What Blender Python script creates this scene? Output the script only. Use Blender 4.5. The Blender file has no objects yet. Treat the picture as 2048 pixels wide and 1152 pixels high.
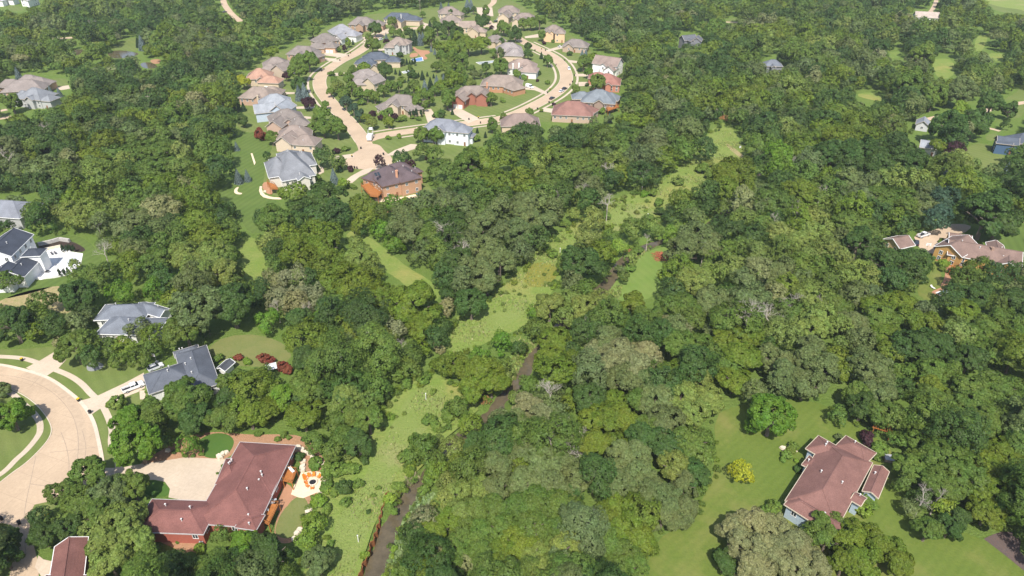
import bpy, bmesh, math, random
import numpy as np
from mathutils import Vector
random.seed(7); RN = np.random.default_rng(7)
S = bpy.context.scene; COL = S.collection
# ------------------------------------------------------------------ camera model
F = 1366.0; CAMH = 132.7; PITCH = math.radians(32.7)
CP, SP = math.cos(PITCH), math.sin(PITCH)
def G(px, py, z=0.0):
    """photo pixel -> point of the plane at height z"""
    xc = (px - 1024) / F; yc = -(py - 576) / F
    dx, dy, dz = xc, CP + yc * SP, -SP + yc * CP
    t = (z - CAMH) / dz
    return Vector((dx * t, dy * t, z))
def PX(p):
    y, z = p[1], p[2] - CAMH
    d = y * CP - z * SP
    return (1024 + F * p[0] / d, 576 - F * (y * SP + z * CP) / d)
def depth(p):
    return p[1] * CP - (p[2] - CAMH) * SP
cam = bpy.data.cameras.new('camera'); camo = bpy.data.objects.new('camera', cam); COL.objects.link(camo)
cam.sensor_width = 36; cam.lens = 36 * F / 2048; cam.clip_end = 6000; cam.clip_start = 1
camo.location = (0, 0, CAMH); camo.rotation_euler = (math.pi / 2 - PITCH, 0, 0); S.camera = camo
# ------------------------------------------------------------------ materials
MATS = {}
def nt(name):
    m = bpy.data.materials.new(name); m.use_nodes = True
    n = m.node_tree.nodes; b = n['Principled BSDF']
    return m, n, m.node_tree.links, b
def mixc(n, l, fac, a, b):
    x = n.new('ShaderNodeMix'); x.data_type = 'RGBA'
    if hasattr(fac, 'links'): l.new(fac, x.inputs[0])
    else: x.inputs[0].default_value = fac
    for s, v in ((6, a), (7, b)):
        if hasattr(v, 'links'): l.new(v, x.inputs[s])
        else: x.inputs[s].default_value = (*v, 1)
    return x.outputs[2]
def noise(n, l, scale, detail=4, vec=None, rough=.6):
    t = n.new('ShaderNodeTexNoise'); t.inputs['Scale'].default_value = scale
    t.inputs['Detail'].default_value = detail; t.inputs['Roughness'].default_value = rough
    if vec is not None: l.new(vec, t.inputs['Vector'])
    return t.outputs['Fac']
def ramp(n, l, fac, lo, hi):
    r = n.new('ShaderNodeMapRange'); r.inputs[1].default_value = lo; r.inputs[2].default_value = hi
    l.new(fac, r.inputs[0]); return r.outputs[0]
def coords(n, kind='Object'):
    return n.new('ShaderNodeTexCoord').outputs[kind]
def plain(name, col, rough=.7, var=.12, scale=1.5, metal=0, spec=.3):
    if name in MATS: return MATS[name]
    m, n, l, b = nt(name)
    lo = tuple(c * (1 - var) for c in col); hi = tuple(min(c * (1 + var), 1) for c in col)
    c = coords(n)
    f = ramp(n, l, noise(n, l, scale, 5, c, .7), .3, .7)
    l.new(mixc(n, l, f, lo, hi), b.inputs['Base Color'])
    b.inputs['Roughness'].default_value = rough; b.inputs['Metallic'].default_value = metal
    b.inputs['Specular IOR Level'].default_value = spec
    MATS[name] = m; return m
def shingle(name, col):
    if name in MATS: return MATS[name]
    m, n, l, b = nt(name); c = coords(n)
    f1 = ramp(n, l, noise(n, l, .25, 3, c), .35, .7); f2 = ramp(n, l, noise(n, l, 5.0, 2, c, .8), .3, .7)
    a = mixc(n, l, f1, tuple(x * .82 for x in col), tuple(x * 1.12 for x in col))
    d = mixc(n, l, f2, (.72, .72, .72), (1.25, 1.25, 1.25))
    x = n.new('ShaderNodeMix'); x.data_type = 'RGBA'; x.blend_type = 'MULTIPLY'; x.inputs[0].default_value = 1
    l.new(a, x.inputs[6]); l.new(d, x.inputs[7]); l.new(x.outputs[2], b.inputs['Base Color'])
    w = n.new('ShaderNodeTexWave'); w.bands_direction = 'Z'; w.inputs['Scale'].default_value = 1.2; w.inputs['Distortion'].default_value = .4
    l.new(c, w.inputs['Vector'])
    bm = n.new('ShaderNodeBump'); bm.inputs['Strength'].default_value = .12; bm.inputs['Distance'].default_value = .06
    l.new(w.outputs['Fac'], bm.inputs['Height']); l.new(bm.outputs[0], b.inputs['Normal'])
    b.inputs['Roughness'].default_value = .85; b.inputs['Specular IOR Level'].default_value = .25
    MATS[name] = m; return m
def foliage(name, source):
    m, n, l, b = nt(name)
    if source == 'object':
        base = n.new('ShaderNodeObjectInfo').outputs['Color']
    else:
        a = n.new('ShaderNodeAttribute'); a.attribute_name = 'tint'; base = a.outputs['Color']
    ri = n.new('ShaderNodeNewGeometry').outputs['Random Per Island']
    v = n.new('ShaderNodeMapRange'); v.inputs[3].default_value = .66; v.inputs[4].default_value = 1.36; l.new(ri, v.inputs[0])
    h = n.new('ShaderNodeHueSaturation'); l.new(base, h.inputs['Color']); l.new(v.outputs[0], h.inputs['Value'])
    nz = n.new('ShaderNodeMapRange'); nz.inputs[1].default_value = .3; nz.inputs[2].default_value = .7
    nz.inputs[3].default_value = .485; nz.inputs[4].default_value = .512
    l.new(noise(n, l, .35, 2, n.new('ShaderNodeNewGeometry').outputs['Position']), nz.inputs[0]); l.new(nz.outputs[0], h.inputs['Hue'])
    b.inputs['Roughness'].default_value = .55; b.inputs['Specular IOR Level'].default_value = .28
    l.new(h.outputs[0], b.inputs['Base Color'])
    t = n.new('ShaderNodeBsdfTranslucent'); l.new(h.outputs[0], t.inputs['Color'])
    mx = n.new('ShaderNodeMixShader'); mx.inputs[0].default_value = .42
    l.new(b.outputs[0], mx.inputs[1]); l.new(t.outputs[0], mx.inputs[2])
    l.new(mx.outputs[0], n['Material Output'].inputs['Surface'])
    return m
LEAF = foliage('leaf', 'object'); LEAFA = foliage('leaf_mass', 'attr')
BARK = plain('bark', (.16, .13, .10), .9, .3, 2.0); DEADWOOD = plain('dead_wood', (.40, .355, .30), .9, .25, 2.0)
WHITE = plain('white_paint', (.78, .77, .74), .5, .04); TRIM = plain('cream_trim', (.50, .43, .32), .6, .06)
GLASS = plain('window_glass', (.03, .04, .05), .12, .2, spec=.6)
BLACK = plain('black_plastic', (.018, .018, .02), .5); YELLOW = plain('yellow_plastic', (.62, .42, .02), .5)
RUBBER = plain('tyre_rubber', (.02, .02, .02), .8); STEEL = plain('grey_steel', (.35, .36, .37), .4, .08)
WOOD = plain('stained_wood', (.34, .13, .035), .65, .25, 1.2); POSTW = plain('weathered_post', (.30, .25, .20), .85, .2)
STONE = plain('limestone', (.60, .52, .40), .9, .2, 1.3); RUST = plain('rusty_steel', (.22, .085, .03), .85, .45, 1.6)
# ------------------------------------------------------------------ mesh helpers
class MB:
    def __init__(s): s.v = []; s.f = []
    def add(s, vs, fs):
        o = len(s.v); s.v += [tuple(v) for v in vs]; s.f += [tuple(i + o for i in f) for f in fs]
    def box(s, c, d, rz=0, tilt=None):
        cx, cy, cz = c; a, b, e = d[0] / 2, d[1] / 2, d[2] / 2
        co, si = math.cos(rz), math.sin(rz); vs = []
        for z in (-e, e):
            for x, y in ((-a, -b), (a, -b), (a, b), (-a, b)):
                vs.append((cx + x * co - y * si, cy + x * si + y * co, cz + z))
        s.add(vs, [(3, 2, 1, 0), (4, 5, 6, 7), (0, 1, 5, 4), (1, 2, 6, 5), (2, 3, 7, 6), (3, 0, 4, 7)])
    def tube(s, pts, rad, n=6, caps=True):
        pts = [Vector(p) for p in pts]; rings = []
        for i, p in enumerate(pts):
            d = (pts[min(i + 1, len(pts) - 1)] - pts[max(i - 1, 0)]).normalized()
            a = d.cross(Vector((0, 0, 1)));
            if a.length < .01: a = Vector((1, 0, 0))
            a.normalize(); b = d.cross(a)
            rings.append([p + (a * math.cos(2 * math.pi * k / n) + b * math.sin(2 * math.pi * k / n)) * rad[i] for k in range(n)])
        vs = [v for r in rings for v in r]; fs = []
        for i in range(len(pts) - 1):
            for k in range(n):
                fs.append((i * n + k, i * n + (k + 1) % n, (i + 1) * n + (k + 1) % n, (i + 1) * n + k))
        if caps: fs += [tuple(range(n))[::-1], tuple(range((len(pts) - 1) * n, len(pts) * n))]
        s.add(vs, fs)
    def bar(s, p, q, w, h):
        p, q = Vector(p), Vector(q); d = (q - p)
        if d.length < 1e-6: return
        d.normalize(); a = Vector((-d.y, d.x, 0))
        if a.length < .01: a = Vector((1, 0, 0))
        a.normalize(); b = d.cross(a); a = a * w / 2; b = b * h / 2
        s.add([p - a - b, p + a - b, p + a + b, p - a + b, q - a - b, q + a - b, q + a + b, q - a + b],
              [(3, 2, 1, 0), (4, 5, 6, 7), (0, 1, 5, 4), (1, 2, 6, 5), (2, 3, 7, 6), (3, 0, 4, 7)])
    def mesh(s, name, mat):
        m = bpy.data.meshes.new(name); m.from_pydata(s.v, [], s.f); m.materials.append(mat); m.update()
        bm = bmesh.new(); bm.from_mesh(m); bmesh.ops.recalc_face_normals(bm, faces=bm.faces); bm.to_mesh(m); bm.free()
        return m
    def obj(s, name, mat, parent=None):
        return put(name, s.mesh(name, mat), parent)
def put(name, data, parent=None, loc=(0, 0, 0), rz=0, sc=None):
    o = bpy.data.objects.new(name, data); COL.objects.link(o); o.location = loc; o.rotation_euler = (0, 0, rz)
    if sc: o.scale = sc
    if parent: o.parent = parent
    return o
def tag(o, label, cat, group=None, kind=None):
    o['label'] = label
    if cat: o['category'] = cat
    if group: o['group'] = group
    if kind: o['kind'] = kind
    return o
def thing(name, label, cat, loc, rz=0, group=None):
    return tag(put(name, None, None, loc, rz), label, cat, group)
def copy_tree(o, parent=None):
    c = o.copy(); COL.objects.link(c)
    if parent: c.parent = parent
    for ch in o.children: copy_tree(ch, c)
    return c
# ------------------------------------------------------------------ what must stay free of filled-in trees (photo pixels, 4 px cells)
X0, Y0, X1, Y1, CELL = -400, -90, 2448, 1500, 4
NXC, NYC = (X1 - X0) // CELL, (Y1 - Y0) // CELL
CLEAR = np.zeros((NYC, NXC), bool); COVER = np.zeros((NYC, NXC), bool); HOUSEM = np.zeros((NYC, NXC), bool)
def fill_poly(M, poly):
    P = np.array(poly, float)
    x0, y0 = np.floor((P.min(0) - (X0, Y0)) / CELL).astype(int) - 1; x1, y1 = np.ceil((P.max(0) - (X0, Y0)) / CELL).astype(int) + 1
    x0, y0 = max(x0, 0), max(y0, 0); x1, y1 = min(x1, NXC), min(y1, NYC)
    if x1 <= x0 or y1 <= y0: return
    gx, gy = np.meshgrid(X0 + (np.arange(x0, x1) + .5) * CELL, Y0 + (np.arange(y0, y1) + .5) * CELL)
    ins = np.zeros(gx.shape, bool); j = len(P) - 1
    for i in range(len(P)):
        c = ((P[i, 1] > gy) != (P[j, 1] > gy))
        with np.errstate(divide='ignore', invalid='ignore'):
            ins ^= c & (gx < (P[j, 0] - P[i, 0]) * (gy - P[i, 1]) / (P[j, 1] - P[i, 1] + 1e-12) + P[i, 0])
        j = i
    M[y0:y1, x0:x1] |= ins
def hull(pts):
    pts = sorted(set((round(a, 1), round(b, 1)) for a, b in pts))
    def half(ps):
        h = []
        for p in ps:
            while len(h) > 1 and (h[-1][0] - h[-2][0]) * (p[1] - h[-2][1]) - (h[-1][1] - h[-2][1]) * (p[0] - h[-2][0]) <= 0: h.pop()
            h.append(p)
        return h
    return half(pts)[:-1] + half(pts[::-1])[:-1]
def chaikin(P, n=2, closed=True):
    P = [Vector(p) for p in P]
    for _ in range(n):
        Q = [] if closed else [P[0]]
        m = len(P) if closed else len(P) - 1
        for i in range(m):
            a, b = P[i], P[(i + 1) % len(P)]
            Q += [a * .75 + b * .25, a * .25 + b * .75]
        if not closed: Q.append(P[-1])
        P = Q
    return P
def zz(ox, oy, pts):
    """coordinates read off a 4x enlargement whose corner is (ox, oy)"""
    return [(ox + x / 4, oy + y / 4) for x, y in pts]
def sheet(name, px, z, mat, smooth=1, clear=True, thick=0.0):
    """a flat sheet of ground cover whose outline is given in photo pixels"""
    if clear: fill_poly(CLEAR, px)
    P = [G(x, y) for x, y in px]
    if smooth: P = chaikin(P, smooth)
    n = len(P)
    m = bpy.data.meshes.new(name)
    top = [(p.x, p.y, z) for p in P]
    if thick:
        m.from_pydata(top + [(p.x, p.y, z - thick) for p in P], [], [tuple(range(n))] + [(i, (i + 1) % n, n + (i + 1) % n, n + i) for i in range(n)])
    else: m.from_pydata(top, [], [tuple(range(n))])
    bm = bmesh.new(); bm.from_mesh(m); bmesh.ops.triangulate(bm, faces=[f for f in bm.faces if len(f.verts) > 4]); bmesh.ops.recalc_face_normals(bm, faces=bm.faces)
    if sum(f.normal.z * f.calc_area() for f in bm.faces if abs(f.normal.z) > .5) < 0:
        bmesh.ops.reverse_faces(bm, faces=bm.faces)
    bm.to_mesh(m); bm.free(); m.materials.append(mat)
    o = put(name, m); o['kind'] = 'structure'; return o
def ribbon(name, pts, w, z, mat, off=0.0, clear=True, world=False, thick=0.0):
    """a strip of width w along a centre line (photo pixels), shifted sideways by off"""
    P = [p if world else G(*p) for p in pts]
    P = chaikin(P, 3, False); L, R_ = [], []
    for i, p in enumerate(P):
        d = (P[min(i + 1, len(P) - 1)] - P[max(i - 1, 0)]).normalized(); nrm = Vector((-d.y, d.x, 0))
        L.append(p + nrm * (off + w / 2)); R_.append(p + nrm * (off - w / 2))
    n = len(P); vs = [(p.x, p.y, z) for p in L + R_]
    fs = [(i, n + i, n + i + 1, i + 1) for i in range(n - 1)]
    if thick:
        vs += [(p.x, p.y, z - thick) for p in L + R_]
        fs += [(i, i + 1, 2 * n + i + 1, 2 * n + i) for i in range(n - 1)] + [(n + i, 3 * n + i, 3 * n + i + 1, n + i + 1) for i in range(n - 1)]
    m = bpy.data.meshes.new(name); m.from_pydata(vs, [], fs); m.materials.append(mat)
    if clear: fill_poly(CLEAR, [PX(p) for p in L] + [PX(p) for p in R_[::-1]])
    o = put(name, m); o['kind'] = 'structure'; return o
# ------------------------------------------------------------------ ground materials
def grass_mat(name, a, b_, c_, scale=.12, fine=2.2, stripe=None, bump=.5, dry=None):
    m, n, l, b = nt(name); co = coords(n)
    f1 = ramp(n, l, noise(n, l, scale, 5, co, .65), .36, .64)
    f2 = ramp(n, l, noise(n, l, fine, 4, co, .75), .3, .72)
    x = mixc(n, l, f1, a, b_)
    k = n.new('ShaderNodeMath'); k.operation = 'MULTIPLY'; k.inputs[1].default_value = .75; l.new(f2, k.inputs[0])
    x = mixc(n, l, k.outputs[0], x, c_)
    if dry:
        f3 = ramp(n, l, noise(n, l, .045, 4, co, .6), .52, .68)
        x = mixc(n, l, f3, x, dry)
    if stripe:
        mp = n.new('ShaderNodeMapping'); mp.inputs['Rotation'].default_value[2] = math.radians(stripe[0]); l.new(co, mp.inputs['Vector'])
        w = n.new('ShaderNodeTexWave'); w.inputs['Scale'].default_value = 2 * math.pi / (20 * stripe[1]); w.inputs['Distortion'].default_value = .5; w.inputs['Detail Scale'].default_value = .12
        l.new(mp.outputs[0], w.inputs['Vector'])
        hs = n.new('ShaderNodeHueSaturation'); l.new(x, hs.inputs['Color'])
        mr = n.new('ShaderNodeMapRange'); mr.inputs[3].default_value = 1 - stripe[2]; mr.inputs[4].default_value = 1 + stripe[2]
        l.new(w.outputs['Fac'], mr.inputs[0]); l.new(mr.outputs[0], hs.inputs['Value']); x = hs.outputs[0]
    l.new(x, b.inputs['Base Color']); b.inputs['Roughness'].default_value = .9; b.inputs['Specular IOR Level'].default_value = .15
    bm = n.new('ShaderNodeBump'); bm.inputs['Strength'].default_value = bump; bm.inputs['Distance'].default_value = .35
    l.new(f2, bm.inputs['Height']); l.new(bm.outputs[0], b.inputs['Normal'])
    return m
ROUGH = grass_mat('rough_grass', (.125, .195, .036), (.17, .225, .055), (.095, .16, .026), .1, 1.3, bump=.9)
MEAD = grass_mat('meadow_grass_mat', (.20, .26, .065), (.16, .235, .045), (.24, .27, .08), .16, 1.6, dry=(.31, .28, .13), bump=.7)
MEADG = grass_mat('lush_meadow', (.18, .245, .05), (.24, .265, .075), (.125, .20, .034), .12, .9, dry=(.265, .26, .075), bump=.7)
YELM = grass_mat('yellow_meadow', (.27, .245, .04), (.22, .22, .045), (.18, .20, .04), .3, 1.5, bump=.8)
LAWN = grass_mat('lawn_grass', (.13, .17, .042), (.18, .20, .065), (.10, .145, .034), .06, 2.0, stripe=(-40, 3.4, .05), bump=.2)
LAWNB = grass_mat('estate_lawn', (.105, .15, .024), (.15, .18, .038), (.085, .13, .022), .045, 1.2, dry=(.175, .18, .05), stripe=(49, 1.9, .03), bump=.2)
LAWNS = grass_mat('striped_lawn', (.09, .14, .03), (.12, .165, .04), (.08, .125, .026), .1, 2.2, stripe=(20, 3.0, .07), bump=.2)
LAWND = grass_mat('lush_lawn', (.06, .125, .022), (.08, .14, .026), (.055, .115, .02), .3, 2.0, bump=.2)
LAWNT = grass_mat('dry_lawn', (.165, .175, .055), (.125, .16, .042), (.185, .185, .07), .2, 1.5, bump=.3)
LAWNC = grass_mat('creek_lawn', (.135, .205, .042), (.18, .23, .06), (.12, .19, .035), .1, 2.0, stripe=(-25, 3.0, .03), bump=.3)
SOIL = grass_mat('bare_soil', (.42, .30, .18), (.33, .28, .14), (.17, .19, .05), .25, 1.0, bump=.4)
MULCH = grass_mat('orange_mulch', (.38, .20, .11), (.30, .17, .09), (.43, .26, .16), .6, 2.5, bump=.5)
MULCHD = grass_mat('dark_mulch', (.05, .035, .028), (.07, .05, .035), (.04, .03, .025), .6, 3.0, bump=.5)
def concrete(name, col, joint=5.0):
    m, n, l, b = nt(name); co = coords(n)
    f1 = ramp(n, l, noise(n, l, .07, 5, co, .7), .3, .7); f2 = ramp(n, l, noise(n, l, 1.4, 5, co, .75), .3, .7)
    f4 = ramp(n, l, noise(n, l, .22, 4, co, .7), .55, .85)
    x = mixc(n, l, f1, tuple(v * .86 for v in col), tuple(min(1, v * 1.1) for v in col))
    y = mixc(n, l, f2, (.9, .89, .88), (1.08, 1.08, 1.08))
    z = n.new('ShaderNodeMix'); z.data_type = 'RGBA'; z.blend_type = 'MULTIPLY'; z.inputs[0].default_value = 1; l.new(x, z.inputs[6]); l.new(y, z.inputs[7])
    o = mixc(n, l, f4, z.outputs[2], tuple(v * .93 for v in col))
    if joint:
        br = n.new('ShaderNodeTexBrick'); br.inputs['Scale'].default_value = 1.0 / joint; br.inputs['Mortar Size'].default_value = .005
        br.offset = 0; br.inputs['Brick Width'].default_value = 1; br.inputs['Row Height'].default_value = .8
        wv = n.new('ShaderNodeMapping'); wv.inputs['Rotation'].default_value[2] = .35; l.new(co, wv.inputs['Vector']); l.new(wv.outputs[0], br.inputs['Vector'])
        o = mixc(n, l, br.outputs['Fac'], o, tuple(v * .74 for v in col))
    l.new(o, b.inputs['Base Color']); b.inputs['Roughness'].default_value = .85; b.inputs['Specular IOR Level'].default_value = .2
    return m
ROADM = concrete('road_concrete', (.47, .355, .245), 8.0); WALKM = concrete('pale_concrete', (.52, .43, .33), 1.6)
DRIVEM = concrete('drive_concrete', (.52, .425, .32), 4.0); GUTM = concrete('gutter_concrete', (.58, .49, .385), 3.0); TERM = concrete('white_terrace', (.74, .72, .70), 1.5)
JOINTM = plain('joint_sealant', (.30, .235, .175), .9, .3, 3); STAINM = plain('worn_concrete', (.43, .325, .225), .9, .12, .8); GRAVM = concrete('tan_gravel', (.50, .38, .27), 0); ASPH = grass_mat('asphalt', (.075, .07, .075), (.11, .09, .085), (.15, .09, .065), .2, 2.5, bump=.2)
PATIOM = concrete('flagstone', (.72, .57, .40), .9); PAVEM = concrete('rust_paver', (.40, .215, .125), .5)
# ------------------------------------------------------------------ creek and ground sheet
GREYG = grass_mat('grey_ground', (.26, .27, .27), (.32, .33, .33), (.22, .23, .235), .6, 3.0, bump=.3)
CREEK_L = [(724, 1190), (729, 1151), (737, 1119), (752, 1079), (762, 1054), (784, 1024), (794, 1001), (812, 976), (838, 958), (870, 905), (925, 852), (979, 818), (992, 791), (1024, 768), (1039, 736), (1056, 706), (1076, 686), (1120, 640), (1165, 592), (1209, 570), (1229, 535), (1247, 514), (1274, 496), (1294, 483), (1321, 476), (1359, 466), (1384, 463), (1425, 440), (1470, 390), (1520, 330), (1560, 270)]
CREEK_R = [(752, 1190), (766, 1151), (767, 1134), (777, 1094), (787, 1071), (804, 1034), (822, 1004), (834, 981), (850, 966), (884, 916), (942, 862), (997, 822), (1008, 795), (1037, 768), (1060, 738), (1076, 716), (1086, 694), (1130, 652), (1178, 604), (1224, 560), (1243, 530), (1264, 507), (1283, 499), (1300, 489), (1322, 482), (1359, 470), (1384, 468), (1430, 446), (1476, 395), (1526, 335), (1566, 274)]
cl = [G(*p) for p in CREEK_L]; cr = [G(*p) for p in CREEK_R]
cmid = chaikin([(a + b) / 2 for a, b in zip(cl, cr)], 2, False); cw = chaikin([Vector(((a - b).length, 0, 0)) for a, b in zip(cl, cr)], 2, False)
CM = np.array([(p.x, p.y) for p in cmid]); CW = np.array([w.x for w in cw]) / 2
def creek_dist(x, y):
    P = np.stack([np.asarray(x, float), np.asarray(y, float)], -1); best = np.full(P.shape[:-1], 1e9)
    for i in range(len(CM) - 1):
        a, b = CM[i], CM[i + 1]; d = b - a
        t = np.clip(((P - a) @ d) / (d @ d), 0, 1)
        q = a + t[..., None] * d
        best = np.minimum(best, np.hypot(*(np.moveaxis(P - q, -1, 0))) - (CW[i] * (1 - t) + CW[i + 1] * t))
    return best
def axis(lo, hi, a, b, st):
    mid = list(np.arange(a, b + .01, st)); out = []
    v, k = a, st
    while v > lo: k *= 1.6; v -= k; out.append(v)
    out = out[::-1] + mid; v, k = b, st
    while v < hi: k *= 1.6; v += k; out.append(v)
    return np.array(out)
gx = axis(-3500, 3500, -75, 110, 1.3); gy = axis(-300, 5000, 78, 330, 1.3)
XX, YY = np.meshgrid(gx, gy); D = creek_dist(XX, YY)
D = D + .45 * np.sin(XX * 1.3 + 2 * np.sin(YY * .4)) * np.sin(YY * 1.1 + XX * .3); t = np.clip((2.6 - D) / 2.6, 0, 1); ZZ = -1.7 * t * t * (3 - 2 * t)
nx, ny = len(gx), len(gy)
gv = np.stack([XX, YY, ZZ], -1).reshape(-1, 3)
idx = np.arange(nx * ny).reshape(ny, nx)
gf = np.stack([idx[:-1, :-1], idx[:-1, 1:], idx[1:, 1:], idx[1:, :-1]], -1).reshape(-1, 4)
gm = bpy.data.meshes.new('ground'); gm.from_pydata(gv.tolist(), [], gf.tolist()); gm.materials.append(ROUGH)
gm.shade_smooth()
put('ground', gm)['kind'] = 'structure'
m, n, l, b = nt('creek_water'); co = coords(n)
l.new(mixc(n, l, ramp(n, l, noise(n, l, .5, 5, co, .75), .35, .68), (.078, .064, .038), (.13, .104, .064)), b.inputs['Base Color'])
b.inputs['Roughness'].default_value = .07; b.inputs['Specular IOR Level'].default_value = .5
bp = n.new('ShaderNodeBump'); bp.inputs['Strength'].default_value = .25; bp.inputs['Distance'].default_value = .05
l.new(noise(n, l, 2.5, 3, co), bp.inputs['Height']); l.new(bp.outputs[0], b.inputs['Normal']); WATER = m
vs = []
for i, p in enumerate(cmid):
    d = (cmid[min(i + 1, len(cmid) - 1)] - cmid[max(i - 1, 0)]).normalized(); q = Vector((-d.y, d.x, 0)) * (CW[i] + 1.1)
    vs += [(p.x + q.x, p.y + q.y, -1.42), (p.x - q.x, p.y - q.y, -1.42)]
wm = bpy.data.meshes.new('creek_water'); wm.from_pydata(vs, [], [(2 * i, 2 * i + 1, 2 * i + 3, 2 * i + 2) for i in range(len(cmid) - 1)]); wm.materials.append(WATER)
put('creek_water', wm)['kind'] = 'structure'
for a, b_ in ((0, 10), (11, 17), (19, 27)):
    fill_poly(CLEAR, [PX(p) for p in cl[a:b_]] + [PX(p) for p in cr[a:b_]][::-1])
# ------------------------------------------------------------------ meadows and lawns
Z1, Z2, Z3 = .012, .024, .036
sheet('meadow', [(590, 1200), (612, 1130), (640, 1060), (632, 1010), (660, 950), (700, 905), (745, 850), (790, 790), (835, 748), (880, 748), (920, 775), (965, 812), (930, 845), (880, 885), (845, 935), (812, 955), (778, 1000), (752, 1040), (735, 1090), (718, 1150), (712, 1200)], .006, MEADG)
sheet('meadow', [(690, 1200), (672, 1151), (652, 1089), (667, 1059), (682, 1024), (712, 989), (732, 946), (762, 889), (790, 840), (815, 790), (850, 765), (890, 785), (880, 830), (850, 860), (820, 905), (800, 935), (780, 970), (755, 1010), (738, 1060), (722, 1100), (706, 1151), (700, 1200)], Z1, MEAD)
fill_poly(CLEAR, [(640, 1152), (650, 1040), (690, 960), (700, 900), (770, 800), (850, 750), (905, 770), (960, 815), (930, 850), (870, 880), (830, 960), (780, 1152)])
sheet('meadow', [(900, 690), (902, 640), (950, 612), (1005, 575), (1050, 530), (1080, 490), (1120, 462), (1180, 430), (1225, 400), (1290, 375), (1335, 360), (1365, 320), (1415, 270), (1440, 245), (1462, 250), (1485, 290), (1505, 330), (1470, 350), (1420, 372), (1365, 410), (1325, 445), (1285, 462), (1230, 455), (1190, 480), (1140, 510), (1120, 560), (1085, 612), (1058, 650), (1030, 662), (960, 690), (930, 712), (885, 728)], Z1, MEADG)
sheet('meadow', zz(1024, 288, [(80, 1090), (120, 1000), (200, 940), (330, 950), (370, 1010), (340, 1100), (260, 1140), (150, 1150)]), Z2, YELM, 2)
sheet('meadow', [(930, 665), (1000, 620), (1060, 590), (1050, 630), (980, 670)], Z2, MEAD, 2)
sheet('meadow', zz(1024, 288, [(640, 640), (740, 560), (860, 500), (960, 480), (1100, 500), (1160, 560), (1080, 600), (960, 640), (860, 700), (760, 700)]), Z2, MEAD, 2)
sheet('lawn', [(1216, 585), (1232, 562), (1252, 532), (1280, 510), (1320, 494), (1342, 495), (1338, 520), (1322, 550), (1322, 580), (1290, 602), (1240, 604)], Z2, LAWNC)
sheet('meadow', [(690, 460), (735, 470), (780, 505), (815, 535), (860, 560), (885, 585), (870, 606), (830, 590), (790, 552), (740, 530), (700, 500)], Z1, MEADG)
sheet('meadow', [(474, 480), (505, 470), (524, 500), (536, 540), (548, 590), (520, 604), (496, 575)], Z1, MEADG)
sheet('lawn', [(462, 315), (470, 270), (520, 262), (548, 290), (532, 320), (528, 360), (520, 392), (560, 402), (566, 425), (545, 450), (510, 470), (488, 455), (480, 425), (420, 388), (448, 372), (472, 352)], Z1, LAWNS)
# the whole subdivision
sheet('lawn', [(470, 262), (480, 215), (484, 160), (520, 118), (575, 98), (620, 70), (680, 45), (760, 24), (850, 20), (930, 4), (1000, -10), (1060, 20), (1100, 45), (1150, 75), (1188, 105), (1212, 150), (1238, 196), (1232, 214), (1190, 238), (1150, 247), (1092, 243), (1040, 246), (985, 262), (958, 305), (905, 318), (900, 350), (905, 385), (860, 402), (790, 412), (720, 412), (640, 395), (560, 395), (520, 380), (530, 320), (545, 290), (530, 268)], .004, LAWN)
for q in ([(905, 330), (885, 325), (860, 335), (850, 360), (868, 385), (905, 392), (900, 360)],):
    sheet('lawn', q, Z2, LAWNS)
sheet('lawn', [(1428, 830), (1470, 812), (1530, 800), (1600, 800), (1650, 808), (1700, 842), (1740, 868), (1790, 900), (1800, 1000), (1850, 1058), (1960, 1068), (2060, 1150), (2160, 1280), (1240, 1280), (1288, 1152), (1310, 1082), (1370, 1046), (1412, 990), (1432, 930)], Z1, LAWNB)
sheet('lawn', [(1990, 490), (2010, 462), (2070, 440), (2090, 520), (2030, 522)], Z1, LAWNS)
sheet('lawn', [(1925, 310), (1945, 285), (1985, 290), (2015, 320), (2010, 348), (1970, 345), (1940, 335)], Z1, LAWN)
sheet('lawn', [(1815, 520), (1850, 505), (1878, 530), (1885, 560), (1880, 598), (1840, 602), (1830, 560)], Z1, LAWNB)
sheet('lawn', [(58, 482), (90, 468), (150, 470), (178, 482), (203, 512), (206, 540), (190, 560), (120, 568), (70, 585), (0, 600), (-30, 590), (-30, 480)], Z1, LAWNS)
sheet('soil', [(-20, 612), (20, 592), (70, 578), (130, 570), (146, 600), (140, 632), (100, 618), (60, 612), (20, 625)], Z1, SOIL)
sheet('lawn', [(-60, 700), (60, 698), (110, 692), (180, 695), (275, 700), (292, 745), (300, 790), (280, 850), (255, 930), (210, 960), (100, 1010), (60, 1100), (20, 1180), (-60, 1180)], Z1, LAWN, clear=False)
fill_poly(CLEAR, [(-60, 700), (108, 695), (150, 740), (290, 730), (290, 790), (230, 830), (200, 840), (210, 930), (150, 960), (70, 1010), (0, 1000), (-60, 960)])
sheet('lawn', [(410, 700), (450, 672), (520, 668), (575, 690), (585, 720), (540, 735), (450, 730)], Z1, LAWNT)
sheet('mulch_bed', [(260, 940), (330, 895), (375, 872), (430, 862), (500, 870), (560, 868), (612, 872), (655, 925), (655, 950), (610, 948), (590, 905), (480, 890), (450, 925), (330, 925)], Z1, MULCH, 2, clear=False)
fill_poly(CLEAR, [(310, 915), (400, 872), (500, 870), (600, 872), (655, 925), (655, 980), (620, 1020), (590, 1080), (548, 1070)])
sheet('lawn', zz(0, 864, [(1560, 90), (1640, 30), (1740, 5), (1830, 20), (1880, 70), (1850, 150), (1780, 205), (1680, 212), (1620, 190), (1640, 130)]), Z2, LAWND, 2)
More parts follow.
